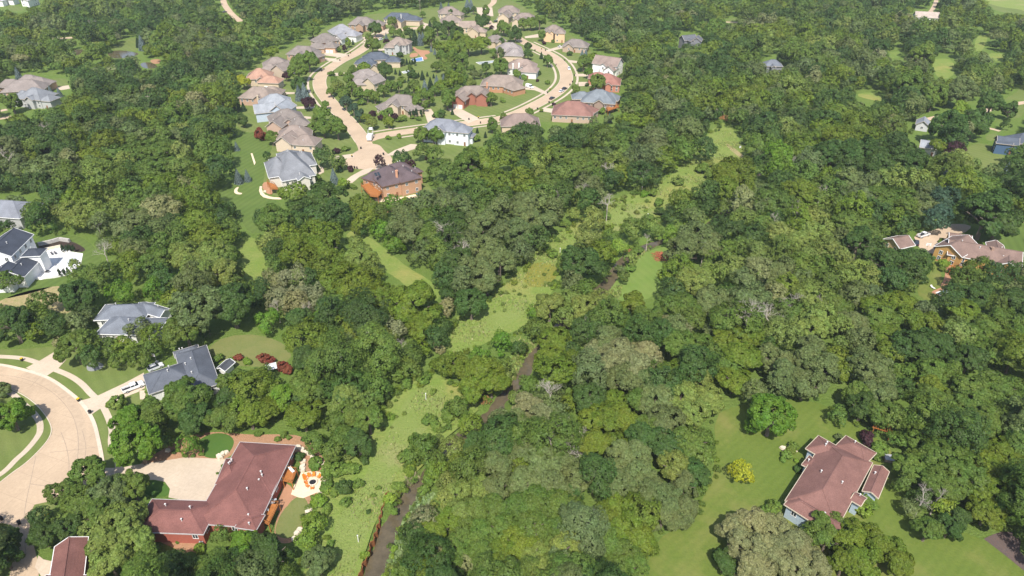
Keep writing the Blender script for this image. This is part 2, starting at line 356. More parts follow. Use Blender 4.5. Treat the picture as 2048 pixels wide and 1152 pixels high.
sheet('mulch_bed', [(545, 1075), (560, 1010), (600, 975), (650, 960), (640, 990), (622, 1020), (610, 1050), (588, 1085), (560, 1088)], Z1, MULCH, 2)
sheet('lawn', zz(512, 864, [(290, 545), (330, 518), (390, 520), (425, 590), (400, 690), (340, 790), (280, 862), (140, 830), (180, 690), (230, 610)]), Z2, LAWNT, 2)
sheet('patio', zz(512, 864, [(355, 330), (460, 310), (555, 335), (545, 430), (500, 480), (440, 505), (380, 530), (340, 525), (280, 500), (300, 440), (330, 380)]), Z3 + .02, PATIOM, 0)
fill_poly(CLEAR, [(1850, 226), (1900, 216), (1960, 206), (2000, 199), (2075, 190), (2075, 216), (2020, 222), (1960, 234), (1860, 246)])
sheet('grey_patch', zz(0, 576, [(690, 645), (700, 600), (760, 585), (832, 608), (822, 640), (765, 664), (710, 668)]), .03, GREYG, 2)  # flat rounded patch, greyer than the lawn around it
sheet('patio', zz(512, 864, [(225, 400), (290, 440), (300, 500), (290, 540), (240, 610), (170, 640), (150, 590), (200, 500)]), Z3, PAVEM, 1)
sheet('mulch_bed', zz(0, 864, [(1260, 800), (1680, 810), (1640, 900), (1570, 980), (1500, 990), (1380, 920), (1270, 880)]), Z1, MULCH, 1, clear=False)
sheet('lawn', zz(0, 864, [(1460, 985), (1520, 950), (1580, 970), (1600, 1010), (1540, 1040), (1460, 1030)]), Z2, LAWND, 2)
sheet('lawn', zz(0, 864, [(1160, 400), (1230, 385), (1320, 410), (1360, 470), (1340, 515), (1260, 520), (1150, 500)]), Z2, LAWND, 2)
# the farther open ground
for p in ([(895, 378), (960, 340), (1060, 300), (1095, 310), (1090, 390), (1110, 405), (1000, 408), (900, 402)], [(350, 640), (440, 625), (545, 630), (545, 690), (420, 690)], [(1840, 600), (1960, 565), (1975, 590), (1880, 628)], [(50, 55), (110, 45), (190, 60), (180, 85), (80, 85)], [(990, 5), (1060, -15), (1080, 0), (1010, 20)], [(0, 850), (80, 870), (60, 920), (0, 950)]):
    sheet('lawn', zz(0, 0, p), Z1, LAWN, 1)
sheet('field', [(1960, -20), (2100, -40), (2140, 40), (2048, 26), (2002, 18), (1975, 8)], Z1, MEAD, 1)
sheet('lawn', [(1975, 6), (2000, 14), (2048, 20), (2060, 30), (2010, 26), (1985, 18)], Z2, LAWN, 1)
for p, mt in (([(1310, 480), (1390, 465), (1480, 480), (1500, 590), (1420, 640), (1330, 600)], MEADG), ([(1650, 400), (1660, 310), (1710, 270), (1760, 290), (1740, 360), (1700, 420)], MEADG), ([(940, 425), (1060, 405), (1115, 415), (1100, 450), (1000, 470), (960, 460)], LAWNC), ([(690, 760), (800, 735), (960, 770), (940, 812), (820, 800)], MEADG), ([(1760, 420), (1900, 430), (1880, 500), (1780, 480)], MEADG), ([(1880, 800), (1990, 740), (2048, 660), (2080, 800), (1960, 800)], LAWN), ([(1860, 880), (2048, 820), (2060, 900), (1990, 960), (1880, 900)], LAWN), ([(1740, 1080), (1830, 1060), (1840, 1120), (1750, 1130)], LAWN)):
    sheet('meadow' if mt is MEADG else 'lawn', zz(1536, 0, p), Z1, mt, 1)
sheet('lawn', zz(1024, 0, [(1710, 165), (1760, 140), (1830, 150), (1830, 175), (1720, 180)]), Z1, LAWN, 1)
# ponds
POND = WATER.copy(); POND.name = 'pond_water'
for p in ([(850, 415), (960, 400), (1100, 420), (1110, 440), (1020, 460), (940, 472), (880, 460)], [(585, 395), (680, 395), (660, 425), (610, 445), (580, 430)], [(1115, 505), (1200, 495), (1270, 530), (1230, 552), (1140, 545)]):
    sheet('pond', zz(0, 0, p), Z2, POND, 2)
sheet('bare_bank', zz(0, 0, [(1190, 480), (1280, 470), (1290, 505), (1230, 515)]), Z2 + .01, MULCH, 1)
# ------------------------------------------------------------------ roads, kerbs, drives
RZ = .05
near = [(-70, 728), (0, 727), (25, 731), (50, 738), (92, 751), (118, 766), (140, 783), (162, 801), (180, 823), (192, 848), (200, 879), (206, 910), (210, 936), (212, 962), (150, 992), (90, 1005), (62, 1011), (59, 1069), (72, 1104), (80, 1152), (66, 1260), (-10, 1260), (20, 1152), (33, 1080), (30, 1052), (0, 1045), (-70, 1050), (-70, 985), (-20, 975), (0, 966), (25, 946), (50, 929), (75, 906), (97, 881), (106, 863), (102, 846), (90, 826), (72, 806), (47, 788), (20, 776), (0, 768), (-70, 765)]
sheet('road', near, RZ, ROADM, 1)
gut = [(-40, 727), (0, 728), (50, 739), (92, 752), (118, 767), (140, 784), (162, 802), (179, 824), (191, 848), (198, 879), (205, 912), (208, 936)]
ribbon('gutter', gut, .75, RZ + .006, GUTM, -.25); ribbon('kerb', gut, .22, .13, GUTM, .2, thick=.12)
gut2 = [(-40, 766), (0, 769), (20, 777), (47, 789), (72, 807), (90, 827), (102, 847), (105, 863), (97, 881), (75, 906), (50, 929), (25, 946), (0, 966)]
ribbon('kerb', gut2, .25, .12, GUTM, -.1, thick=.12)
ribbon('pavement', [(-40, 712), (20, 714), (50, 717), (82, 728), (107, 738), (140, 751), (165, 768), (182, 788), (200, 803), (212, 823), (222, 848), (225, 863), (222, 882), (226, 898), (236, 914), (238, 938)], 1.7, .055, WALKM)
ribbon('pavement', [(10, 783), (25, 787), (36, 798), (50, 811), (67, 826), (80, 843), (81, 861), (77, 871), (66, 886), (50, 904), (32, 919), (17, 936), (0, 950), (-30, 965)], 1.6, .055, WALKM)
DZ = .062
for p in (zz(0, 576, [(430, 515), (530, 575), (470, 640), (375, 704), (290, 680), (208, 640), (330, 575)]), zz(0, 576, [(655, 900), (770, 868), (1000, 760), (1152, 678), (1160, 800), (1100, 835), (1060, 850), (840, 940), (735, 1012)]),
          [(279, 781), (291, 781), (291, 799), (280, 799)], [(208, 936), (240, 936), (270, 930), (325, 922), (370, 915), (420, 917), (452, 919), (440, 940), (432, 966), (450, 985), (440, 1010), (400, 1008), (337, 995), (340, 978), (330, 964), (310, 960), (287, 960), (215, 960)], [(77, 1111), (87, 1119), (105, 1123), (106, 1152), (108, 1180), (90, 1180), (82, 1152), (70, 1134)]):
    sheet('driveway', p, DZ, DRIVEM, 0)
for q in ([(122, 864), (133, 892), (139, 926), (137, 950)], [(72, 912), (62, 960), (50, 1014), (47, 1056), (52, 1110)], [(165, 862), (173, 892), (170, 915)], [(-30, 748), (30, 752), (80, 768), (118, 794), (145, 828), (156, 862), (158, 900), (150, 940), (128, 975)], [(100, 905), (150, 900), (200, 893)], [(60, 968), (110, 975), (150, 978)], [(112, 800), (140, 790)], [(60, 775), (78, 756)]):
    ribbon('road_joint', q, .13, RZ + .005, JOINTM, 0, False)
ribbon('road_stain', [(40, 752), (90, 770), (128, 800), (150, 840), (155, 880), (146, 930)], 2.2, RZ + .003, STAINM, 1.2, False)
# far loop road: (px) centre lines
main = [(737, 320), (733, 296), (727, 283), (704, 251), (672, 218), (646, 188), (638, 170), (640, 153), (656, 139), (681, 122), (708, 110), (732, 94), (750, 78), (762, 68), (780, 61), (804, 60), (826, 57), (857, 54), (905, 50), (955, 52), (985, 52), (1012, 62), (1035, 76), (1051, 86), (1081, 100), (1106, 112), (1124, 129), (1133, 147), (1133, 163), (1123, 177), (1106, 191), (1079, 206), (1049, 221), (1024, 231), (1000, 239), (937, 247), (887, 253), (837, 260), (787, 267), (752, 273), (728, 282)]
ribbon('road', main[:21], 8.4, RZ, ROADM); ribbon('road', main[19:], 8.4, RZ + .004, ROADM)
ribbon('kerb', main[2:18], .3, .13, GUTM, 4.35, False, thick=.12); ribbon('kerb', main[2:18], .3, .13, GUTM, -4.35, False, thick=.12)
ribbon('kerb', main[23:-3], .3, .13, GUTM, 4.35, False, thick=.12); ribbon('kerb', main[23:-3], .3, .13, GUTM, -4.35, False, thick=.12)
for seg, o in ((main[4:16], 7.6), (main[23:39], 7.6), (main[34:40], -7.6), (main[24:34], -7.4)):
    ribbon('pavement', seg, 1.5, .055, WALKM, o, False)
sheet('road', zz(512, 288, [(860, 30), (800, 60), (730, 110), (705, 160), (760, 195), (860, 205), (960, 205), (1060, 190), (1095, 150), (1085, 100), (1030, 60), (985, 0), (880, 0)]), RZ + .01, ROADM, 2)
ribbon('road', [(985, 52), (972, 38), (962, 28), (975, 15), (990, 4), (985, -12)], 6, RZ + .008, ROADM)
for p in ([(1340, 880), (1400, 870), (1480, 990), (1385, 1015)], [(1520, 872), (1620, 860), (1790, 950), (1700, 985)], [(600, 585), (765, 580), (765, 603), (600, 608)], [(530, 440), (560, 420), (640, 420), (740, 437), (690, 462)], [(520, 458), (620, 468), (690, 490), (650, 500), (530, 478)],
          [(790, 320), (880, 292), (925, 308), (890, 345), (840, 348), (880, 330), (860, 315)], [(1000, 240), (1060, 235), (1085, 262), (1000, 268)], [(1310, 170), (1400, 200), (1380, 232), (1320, 225), (1350, 205)], [(1760, 60), (1890, 60), (1900, 130), (1780, 130)],
          [(200, 737), (310, 738), (310, 752), (210, 756)], [(300, 855), (400, 850), (510, 850), (500, 868), (330, 872)], [(385, 930), (440, 935), (440, 950), (390, 952)], [(1880, 190), (1940, 180), (1950, 250), (1900, 240)], [(970, 395), (1050, 385), (1060, 398), (980, 410)]):
    sheet('driveway', zz(512, 0, p), DZ, DRIVEM, 0)
for p in ([(100, 292), (210, 272), (212, 300), (105, 306)], [(270, 402), (380, 370), (415, 385), (290, 415)], [(505, 592), (660, 588), (660, 612), (505, 612)], [(530, 657), (640, 655), (640, 686), (535, 690)], [(250, 862), (345, 872), (330, 905), (250, 892)], [(90, 692), (180, 688), (292, 745), (270, 758), (180, 722), (90, 715)], [(455, 480), (530, 490), (520, 505), (450, 500)]):
    sheet('driveway', zz(1024, 0, p), DZ, DRIVEM, 0)
for p in ([(630, 98), (780, 78), (785, 108), (640, 128)], [(725, 285), (760, 258), (850, 208), (900, 196), (945, 190), (905, 230), (830, 262), (770, 312), (730, 312)], [(1040, 92), (1110, 50), (1240, 0), (1300, 5), (1270, 40), (1110, 92)], [(490, 165), (540, 190), (545, 225), (510, 245), (480, 225), (520, 205)]):
    sheet('driveway', zz(512, 288, p), DZ, DRIVEM, 0)
sheet('path', zz(512, 288, [(20, 360), (45, 350), (60, 400), (120, 425), (210, 430), (210, 445), (110, 442), (40, 420)]), DZ, PATIOM, 1)
sheet('path', zz(0, 288, [(1880, 355), (1915, 340), (1895, 375), (1910, 390), (1940, 392), (1930, 405), (1890, 402), (1870, 385)]), DZ, PATIOM, 1)
sheet('path', zz(0, 288, [(2005, 75), (2020, 75), (2045, 150), (2035, 170)]), DZ, PATIOM, 0)
ribbon('gravel_lane', [(444, -10), (448, 8), (455, 18), (462, 27), (472, 36), (482, 43)], 6.0, .03, GRAVM)
ribbon('gravel_lane', [(2075, 202), (2048, 205), (2023, 209), (1998, 215), (1973, 221), (1948, 225), (1886, 232), (1856, 239)], 4.6, .03, GRAVM)
ribbon('gravel_lane', [(2062, 448), (2040, 437), (2020, 420)], 3.6, .03, GRAVM)
ribbon('gravel_lane', [(1968, 255), (1985, 258), (2000, 262)], 3, .03, GRAVM); ribbon('gravel_lane', [(1858, 27), (1868, 15), (1873, 0)], 4, .03, GRAVM)
ribbon('gravel_lane', [(1452, 44), (1475, 45)], 4, .03, GRAVM); ribbon('gravel_lane', [(98, 78), (120, 77), (147, 75)], 6, .03, GRAVM); ribbon('gravel_lane', [(0, 237), (22, 234)], 5, .03, GRAVM)
ribbon('gravel_lane', [(0, 222), (14, 219)], 4, .03, GRAVM)
sheet('driveway', zz(0, 0, [(430, 700), (550, 682), (560, 710), (490, 722)]), DZ, DRIVEM, 0)
sheet('driveway', zz(1536, 864, [(1725, 855), (1800, 820), (1870, 798), (1950, 800), (2030, 850), (2010, 950), (2048, 990), (2120, 1050), (2120, 1180), (2048, 1110), (1900, 990)]), .04, ASPH, 0)
sheet('driveway', zz(1536, 288, [(1160, 720), (1300, 700), (1440, 640), (1560, 640), (1640, 660), (1560, 720), (1450, 740), (1400, 800), (1360, 880), (1290, 880), (1200, 830)]), .04, GRAVM, 1)
sheet('path', zz(1536, 288, [(1350, 890), (1400, 900), (1500, 960), (1480, 1050), (1420, 1150), (1370, 1150), (1420, 1060), (1410, 980)]), .04, PAVEM, 1)
sheet('bare_soil', zz(1024, 288, [(1700, 0), (1740, 0), (1850, 90), (1900, 130), (1890, 170), (1860, 140), (1760, 60)]), Z2, SOIL, 1)
sheet('patio', zz(1536, 576, [(1300, 30), (1400, -10), (1440, 20), (1400, 70), (1330, 50)]), .04, PAVEM, 1)
sheet('patio', zz(512, 0, [(1230, 430), (1290, 420), (1300, 450), (1230, 465)]), .05, PAVEM, 1)
sheet('path', zz(512, 0, [(1260, 370), (1300, 400), (1400, 405), (1390, 430), (1340, 440), (1380, 470), (1340, 480), (1300, 430), (1255, 395)]), .05, PAVEM, 1)
sheet('patio', zz(512, 288, [(50, 310), (110, 300), (140, 400), (100, 405), (55, 370)]), .05, PAVEM, 1)
sheet('patio', zz(512, 288, [(930, 440), (1060, 420), (1150, 430), (1300, 395), (1330, 420), (1160, 450), (1000, 470)]), .05, PATIOM, 1)
sheet('patio', [(83, 505), (122, 493), (140, 503), (166, 507), (162, 528), (140, 549), (80, 560), (70, 556), (86, 538)], .05, TERM, 0)
sheet('mulch_bed', zz(0, 288, [(300, 800), (480, 765), (580, 780), (660, 820), (690, 850), (640, 870), (560, 850), (320, 850)]), .03, MULCHD, 1)
# ------------------------------------------------------------------ houses
def std_mesh(name, fn, mat):
    b = MB(); fn(b); return b.mesh(name, mat)
def frame_fn(b):
    b.box((0, .0, .75), (.1, .12, 1.5)); b.box((-.6, 0, .75), (.1, .12, 1.5)); b.box((.6, 0, .75), (.1, .12, 1.5))
    b.box((0, .004, 1.48), (1.3, .13, .1)); b.box((0, .004, .03), (1.36, .16, .1))
WFRAME = std_mesh('window', frame_fn, WHITE); WPANE = std_mesh('pane', lambda b: b.box((0, .01, .75), (1.2, .06, 1.44)), GLASS)
GDOOR = std_mesh('garage_door', lambda b: (b.box((0, 0, 1.15), (2.7, .1, 2.3)), [b.box((0, -.03, .35 + .55 * k), (2.6, .08, .46)) for k in range(4)]), plain('garage_white', (.7, .68, .64), .5, .05))
DOORM = std_mesh('door', lambda b: (b.box((0, 0, 1.05), (1.0, .12, 2.1)), b.box((0, -.04, 1.5), (.7, .1, .8)), b.box((0, -.04, .5), (.7, .1, .7))), plain('door_brown', (.22, .10, .05), .5))
VENT = std_mesh('roof_vent', lambda b: (b.tube([(0, 0, -.3), (0, 0, .45)], [.12, .12], 6), b.box((0, 0, .5), (.36, .36, .12))), plain('vent_metal', (.6, .58, .55), .4))
def wing_rect(w, eave):
    if w[0] == 'p':
        A, B, Cc = G(w[1], w[2], eave), G(w[3], w[4], eave), G(w[5], w[6], eave)
        u = (B - A).normalized(); v = Vector((-u.y, u.x, 0)); d = (Cc - B).dot(v)
        if d < 0: v = -v; d = -d
        c = (A + B) / 2 + v * d / 2; return c, u, v, (B - A).length / 2, d / 2
    c = G(w[1], w[2], eave); r = math.radians(w[5]); u = Vector((math.cos(r), math.sin(r), 0)); v = Vector((-u.y, u.x, 0))
    return c, u, v, w[3] / 2, w[4] / 2
HOUSES = {}; TRIM2 = plain('taupe_trim', (.42, .37, .32), .6)
def house(key, label, roofc, wallc, eave, wings, name='house', cat='house', trim=None, pitch=None, win=True, hide=0, chim=(), vents=0, garage=(), door=True, wmax=14, roofname=None):
    far_ = key[0] == 'f' and key[1:].isdigit(); trim = trim or (TRIM2 if far_ else WHITE); pitch = pitch or (.7 if far_ else .55)
    if far_ and eave > 4.5 and len(wings) < 4:
        w0 = wings[0]; q = random.Random(key + 'g'); wings = list(wings) + [('c', w0[1] + q.uniform(-5, 5), w0[2] + 3, w0[4] * .78, w0[3] * q.uniform(.24, .32), w0[5] + 90, 'g', .15)]
    R_ = []
    for i, w in enumerate(wings):
        e = eave + i * .035 + (w[8 if w[0] == 'p' else 7] if len(w) > (8 if w[0] == 'p' else 7) else 0)
        c, u, v, a, b = wing_rect(w, e); ty = w[7] if w[0] == 'p' else w[6]
        if ty.endswith('v') or (b > a and not ty.endswith('u')): u, v, a, b = v, -u, b, a
        R_.append((c, u, v, a, b, e, ty[0]))
    org = Vector((sum(r[0].x for r in R_) / len(R_), sum(r[0].y for r in R_) / len(R_), 0))
    root = thing(name, label, cat, org)
    roof, wall, fas = MB(), MB(), MB(); O = .55; hp = []
    for c, u, v, a, b, e, ty in R_:
        cc = c - org; cc.z = 0
        P = lambda s, t, z: cc + u * s + v * t + Vector((0, 0, z))
        rh = b * pitch; rl = a if ty == 'g' else max(a - b, .02)
        ev = [P(-a, -b, e), P(a, -b, e), P(a, b, e), P(-a, b, e)]; r1, r2 = P(-rl, 0, e + rh), P(rl, 0, e + rh)
        lo = [q - Vector((0, 0, .16)) for q in ev]
        vs = ev + [r1, r2] + lo
        fs = [(0, 1, 5, 4), (2, 3, 4, 5), (1, 2, 5), (3, 0, 4), (6, 9, 8, 7)] + [(i, 6 + i, 6 + (i + 1) % 4, (i + 1) % 4) for i in range(4)]
        if ty == 'g':
            l1, l2 = r1 - Vector((0, 0, .16)), r2 - Vector((0, 0, .16)); vs += [l1, l2]
            fs = [(0, 1, 5, 4), (2, 3, 4, 5), (6, 10, 11, 7), (8, 11, 10, 9), (0, 6, 7, 1), (2, 8, 9, 3), (1, 7, 11, 5), (2, 5, 11, 8), (0, 4, 10, 6), (3, 9, 10, 4)]
        roof.add(vs, fs)
        roof.bar(r1 + Vector((0, 0, .03)), r2 + Vector((0, 0, .03)), .36, .07)
        if ty == 'h':
            for q, r in ((ev[0], r1), (ev[3], r1), (ev[1], r2), (ev[2], r2)):
                roof.bar(q.lerp(r, .04) + Vector((0, 0, .03)), r + Vector((0, 0, .03)), .3, .06)
        out = lambda q, k=.06: q + (q - Vector((cc.x, cc.y, q.z))).normalized() * k
        eo = [out(q) - Vector((0, 0, .08)) for q in ev]
        for i in ((0, 2) if ty == 'g' else range(4)): fas.bar(eo[i], eo[(i + 1) % 4], .14, .24)
        if ty == 'g':
            for q, r, s in ((ev[0], r1, -1), (ev[3], r1, -1), (ev[1], r2, 1), (ev[2], r2, 1)):
                fas.bar(q + u * s * .06 - Vector((0, 0, .06)), r + u * s * .06 - Vector((0, 0, .06)), .14, .26)
        ai, bi = a - O, b - O; top = e - .1
        wl = [P(-ai, -bi, 0), P(ai, -bi, 0), P(ai, bi, 0), P(-ai, bi, 0)]; wt = [q + Vector((0, 0, top)) for q in wl]
        vs = wl + wt; fs = [(i, (i + 1) % 4, 4 + (i + 1) % 4, 4 + i) for i in range(4)]
        if ty == 'g':
            vs += [P(-ai, 0, e + bi * pitch - .12), P(ai, 0, e + bi * pitch - .12)]; fs += [(7, 4, 8), (5, 6, 9)]
        wall.add(vs, fs)
        for q in ev + wl + [r1, r2]: hp.append(PX(q + org))
    ro = roof.obj('roof', shingle('shingle_%.2f_%.2f_%.2f' % roofc, roofc), root)
    wm = plain('wall_%.2f_%.2f_%.2f' % wallc, wallc, .8, .1, 2.5); wall.obj('wall', wm, root); fas.obj('fascia', trim, root)
    h = hull(hp); y0_ = min(q[1] for q in h); y1_ = max(q[1] for q in h); fill_poly(CLEAR, [(x, min(y, y0_ + (y1_ - y0_) * (1 - hide))) for x, y in h])
    inside = lambda p, skip: any(k != skip and abs((p - c).dot(u)) < a - .3 and abs((p - c).dot(v)) < b - .3 for k, (c, u, v, a, b, e, ty) in enumerate(R_))
    nw = 0; gcount = 0; did = not door
    for k, (c, u, v, a, b, e, ty) in enumerate(R_):
        for n_, tdir, hn, ht in ((-v, u, b - O, a - O), (u, v, a - O, b - O), (-u, -v, a - O, b - O), (v, -u, b - O, a - O)):
            if n_.y > .45 and nw > 4: continue
            rz = math.atan2(n_.x, -n_.y)
            if k in garage and n_.y < -.5 and gcount < 3:
                for s in ((-1.6, 1.6) if ht > 3.4 else (0,)):
                    q = c + n_ * (hn + .05) + tdir * s; q.z = 0
                    if not inside(q + n_ * .4, k): put('garage_door', GDOOR, root, q - org + Vector((0, 0, .03)), rz); gcount += 1
                continue
            cnt = int((2 * ht - 1) // 3.1)
            for fl in range(1 if e < 4.8 else 2):
                for i in range(cnt):
                    s = -ht + (i + .5) * 2 * ht / cnt
                    q = c + n_ * (hn + .03) + tdir * s; q.z = 0
                    if inside(q + n_ * .4, k): continue
                    if not did and fl == 0 and n_.y < -.3 and i == cnt // 2:
                        put('door', DOORM, root, q - org + Vector((0, 0, .02)), rz); did = True; continue
                    if not win or nw >= wmax: continue
                    z0 = e - 2.2 if fl == (0 if e < 4.8 else 1) else .9
                    f = put('window', WFRAME, root, q - org + Vector((0, 0, z0)), rz); put('pane', WPANE, f); nw += 1
    rr = random.Random(key)
    for i in range(vents):
        c, u, v, a, b, e, ty = R_[i % len(R_)]
        s, t = rr.uniform(-.7, .7) * max(a - b * .6, .5), rr.uniform(.12, .6) * rr.choice((-1, 1)) * b
        q = c - org + u * s + v * t; q.z = e + (b - abs(t)) * pitch + .2
        put('roof_vent', VENT, ro, q)
    for (px, py, hh, col) in chim:
        q = G(px, py, hh); mb = MB(); x, y = q.x - org.x, q.y - org.y
        mb.box((x, y, hh - 1.6), (1.0, 1.3, 3.4)); mb.box((x, y, hh + .17), (1.2, 1.5, .16)); mb.box((x, y, hh + .4), (.4, .4, .3))
        mb.obj('chimney', plain('chim_%.2f' % col[0], col, .85, .2), ro)
    HOUSES[key] = (root, org, R_); return root
def deck(root, px, z, rail=True):
    P = [G(x, y, z) - root.location for x, y in px]
    fl, rl = MB(), MB(); n = len(P)
    fl.add(P + [p - Vector((0, 0, .22)) for p in P], [tuple(range(n)), tuple(range(n, 2 * n))[::-1]] + [(i, (i + 1) % n, n + (i + 1) % n, n + i) for i in range(n)])
    d = fl.obj('deck', WOOD, root)
    for i in range(n):
        a, b = P[i], P[(i + 1) % n]
        if rail:
            rl.bar(a + Vector((0, 0, 1)), b + Vector((0, 0, 1)), .1, .08); k = max(2, int((b - a).length / .5))
            for j in range(k): q = a.lerp(b, j / k); rl.bar(q, q + Vector((0, 0, 1)), .06, .06)
        m2 = MB(); m2.bar(a - Vector((0, 0, .2)), Vector((a.x, a.y, .0)), .18, .18); m2.obj('post', WOOD, d)
    if rail: rl.obj('railing', WOOD, d)
MAR = (.19, .083, .07); CHA = (.105, .115, .135); BRN = (.205, .175, .155); BRN2 = (.235, .19, .16); GRY = (.21, .215, .225); LGR = (.28, .295, .315); SLT = (.085, .10, .125); RED = (.29, .14, .11); ORG = (.38, .225, .16); TBR = (.195, .10, .082)
TAN = (.52, .41, .29); WHT = (.64, .63, .60); BRK = (.30, .12, .08); OBR = (.43, .255, .155); SAND = (.52, .42, .30); BLU = (.42, .48, .55); GREY = (.40, .40, .39)
h1 = house('maroon', 'sprawling house under a maroon shingle roof beside a firepit patio', MAR, (.33, .10, .07), 4.0, [('p', 480, 884, 592, 891, 514, 1056, 'hv'), ('p', 304, 998, 440, 1003, 432, 1070, 'hu'), ('p', 500, 934, 566, 936, 544, 990, 'hu'), ('p', 452, 917, 490, 916, 462, 968, 'hu'), ('p', 488, 1024, 530, 1030, 517, 1062, 'hu')], vents=14, pitch=.45, garage=(3,), trim=plain('gutter_grey', (.42, .40, .38), .5))
deck(h1, [(574, 938), (594, 941), (584, 966), (566, 961)], 2.5); deck(h1, [(533, 1008), (558, 1008), (538, 1050), (518, 1040)], 2.5)
house('corner', 'steep maroon-brown gabled roof cut off by the bottom edge of the picture', (.185, .085, .07), (.30, .12, .09), 3.6, [('p', 109, 1094, 177, 1074, 200, 1165, 'gv'), ('p', 92, 1150, 190, 1150, 180, 1200, 'h')], pitch=.5, win=False)
h3 = house('charcoal', 'charcoal-roofed white house with a white pickup on its drive', CHA, WHT, 3.6, [('p', 413, 690, 440, 767, 372, 786, 'hu'), ('p', 298, 789, 286, 750, 372, 716, 'hv'), ('p', 350, 716, 346, 704, 396, 690, 'hv', -.3)], vents=7, garage=(1,), trim=plain('gutter_grey', (.42, .40, .38), .5))
sh = house('shed', 'small black-roofed garden shed beside the charcoal-roofed house', (.07, .075, .085), WHT, 2.3, [('c', 451, 731, 4.6, 3.4, 70, 'g')], name='garden_shed', cat='shed', win=False)
h4 = house('solar', 'blue-grey gabled house with dark solar panels on its roof', (.155, .17, .195), WHT, 3.4, [('p', 187, 641, 211, 609, 292, 634, 'hv'), ('p', 268, 620, 293, 604, 330, 628, 'gv'), ('p', 190, 668, 222, 634, 280, 660, 'hu'), ('p', 240, 664, 262, 636, 326, 652, 'hv', -.1)], vents=4)
h5 = house('modern', 'bright white farmhouse with black gable roofs and a walled terrace', (.052, .06, .078), (.80, .79, .77), 5.6, [('c', 12, 492, 17, 12, 96, 'g', 2.0), ('c', 40, 538, 12, 8.6, 96, 'g', -1.0), ('c', 68, 505, 7, 6, 6, 'h', 1.6), ('c', 8, 548, 10, 9, 96, 'g', -.6)], vents=4)
house('edge_grey', 'grey hip-roofed house half hidden by trees above the white farmhouse', (.20, .21, .235), GREY, 5, [('c', 14, 418, 24, 15, -8, 'h'), ('c', 44, 420, 12, 10, 60, 'h')], win=False, hide=.5)
h7 = house('orange', 'two-storey orange brick house with a purple-brown hip roof and deck', (.115, .085, .088), OBR, 6.4, [('p', 764, 374, 822, 361, 812, 330, 'hu'), ('p', 722, 356, 756, 366, 770, 340, 'hv', -1.0), ('p', 802, 366, 845, 355, 830, 330, 'hv', .4), ('p', 776, 349, 826, 336, 818, 322, 'hu', .2), ('p', 828, 348, 847, 343, 838, 334, 'h', -.6)], trim=plain('brown_trim', (.16, .09, .06), .6), pitch=.62, chim=((793, 342, 11, (.5, .26, .16)),), vents=9, wmax=26)
deck(h7, [(722, 371), (736, 366), (764, 385), (756, 394), (740, 392)], 3.4)
h8 = house('biggrey', 'sprawling white house with a pale grey multi-hip roof above striped lawn', (.20, .206, .218), (.58, .54, .47), 5.4, [('p', 564, 363, 632, 350, 612, 306, 'hu'), ('p', 537, 356, 528, 325, 575, 318, 'hv'), ('p', 634, 329, 622, 305, 575, 300, 'hv'), ('p', 556, 328, 604, 322, 596, 302, 'hu'), ('p', 596, 362, 622, 357, 614, 343, 'gv', .1)], vents=10, chim=(), wmax=20)
deck(h8, [(534, 363), (548, 368), (556, 378), (540, 378)], 3.0)
h9 = house('ranch', 'long pinkish-brown roofed grey house on the broad lawn', TBR, (.36, .44, .50), 4.2, [('p', 1570, 1001, 1648, 880, 1756, 906, 'hu'), ('p', 1611, 897, 1637, 871, 1694, 896, 'hv'), ('p', 1670, 892, 1692, 871, 1756, 903, 'hv'), ('p', 1568, 1009, 1590, 985, 1712, 1032, 'hv'), ('p', 1724, 982, 1747, 930, 1778, 946, 'g', -.6), ('p', 1603, 929, 1618, 911, 1640, 925, 'h', -.5), ('p', 1700, 1000, 1712, 984, 1728, 1004, 'gv', -.2)], trim=TRIM, vents=9, pitch=.5, wmax=20)
h40 = house('gold', 'golden-sided house with a long brown gable roof and white trim', (.20, .135, .11), (.45, .26, .085), 4.6, [('c', 1964, 507, 24, 12.5, -24, 'g'), ('c', 1914, 493, 14, 10.5, 36, 'g', .8), ('c', 2014, 526, 9, 9, 60, 'g', -.3), ('c', 1918, 477, 8, 7, -20, 'g', -1), ('c', 1992, 497, 8, 6, 66, 'g', .6)], vents=5, chim=((1985, 496, 8, (.3, .2, .15)),))
deck(h40, [(1905, 530), (1945, 540), (1938, 550), (1900, 540)], 2.2)
house('garage', 'small detached brown-roofed garage beside the yellow gravel yard', (.20, .135, .11), (.45, .33, .19), 3.0, [('p', 1765, 478, 1800, 498, 1826, 488, 'gv')], name='detached_garage', cat='garage')
# houses of the subdivision
house('f1', 'tan house with grey-brown hip roof and one orange front gable', BRN, SAND, 5.6, [('c', 806, 204, 21, 13, -12, 'h'), ('c', 770, 214, 9, 9, 30, 'h', -2), ('c', 790, 209, 9, 7, 78, 'g', .2), ('c', 824, 214, 12, 10, -60, 'h', -1.6)], wmax=12)
house('f2', 'red brick house with brown roof and small dormers on a corner lawn', BRN2, BRK, 5.0, [('c', 944, 186, 22, 13, 8, 'h'), ('c', 922, 197, 11, 9, 70, 'g', -.4), ('c', 966, 191, 9, 8, 80, 'g', .5)], garage=(1,), trim=plain('brown_trim', (.16, .09, .06)))
house('f3', 'wide brown hip-roofed brick house behind the parked white van', (.25, .20, .165), (.42, .22, .12), 4.4, [('c', 1004, 166, 27, 15, -6, 'h'), ('c', 1028, 174, 12, 11, -50, 'h', -.5)], chim=((974, 166, 8, (.5, .4, .3)),))
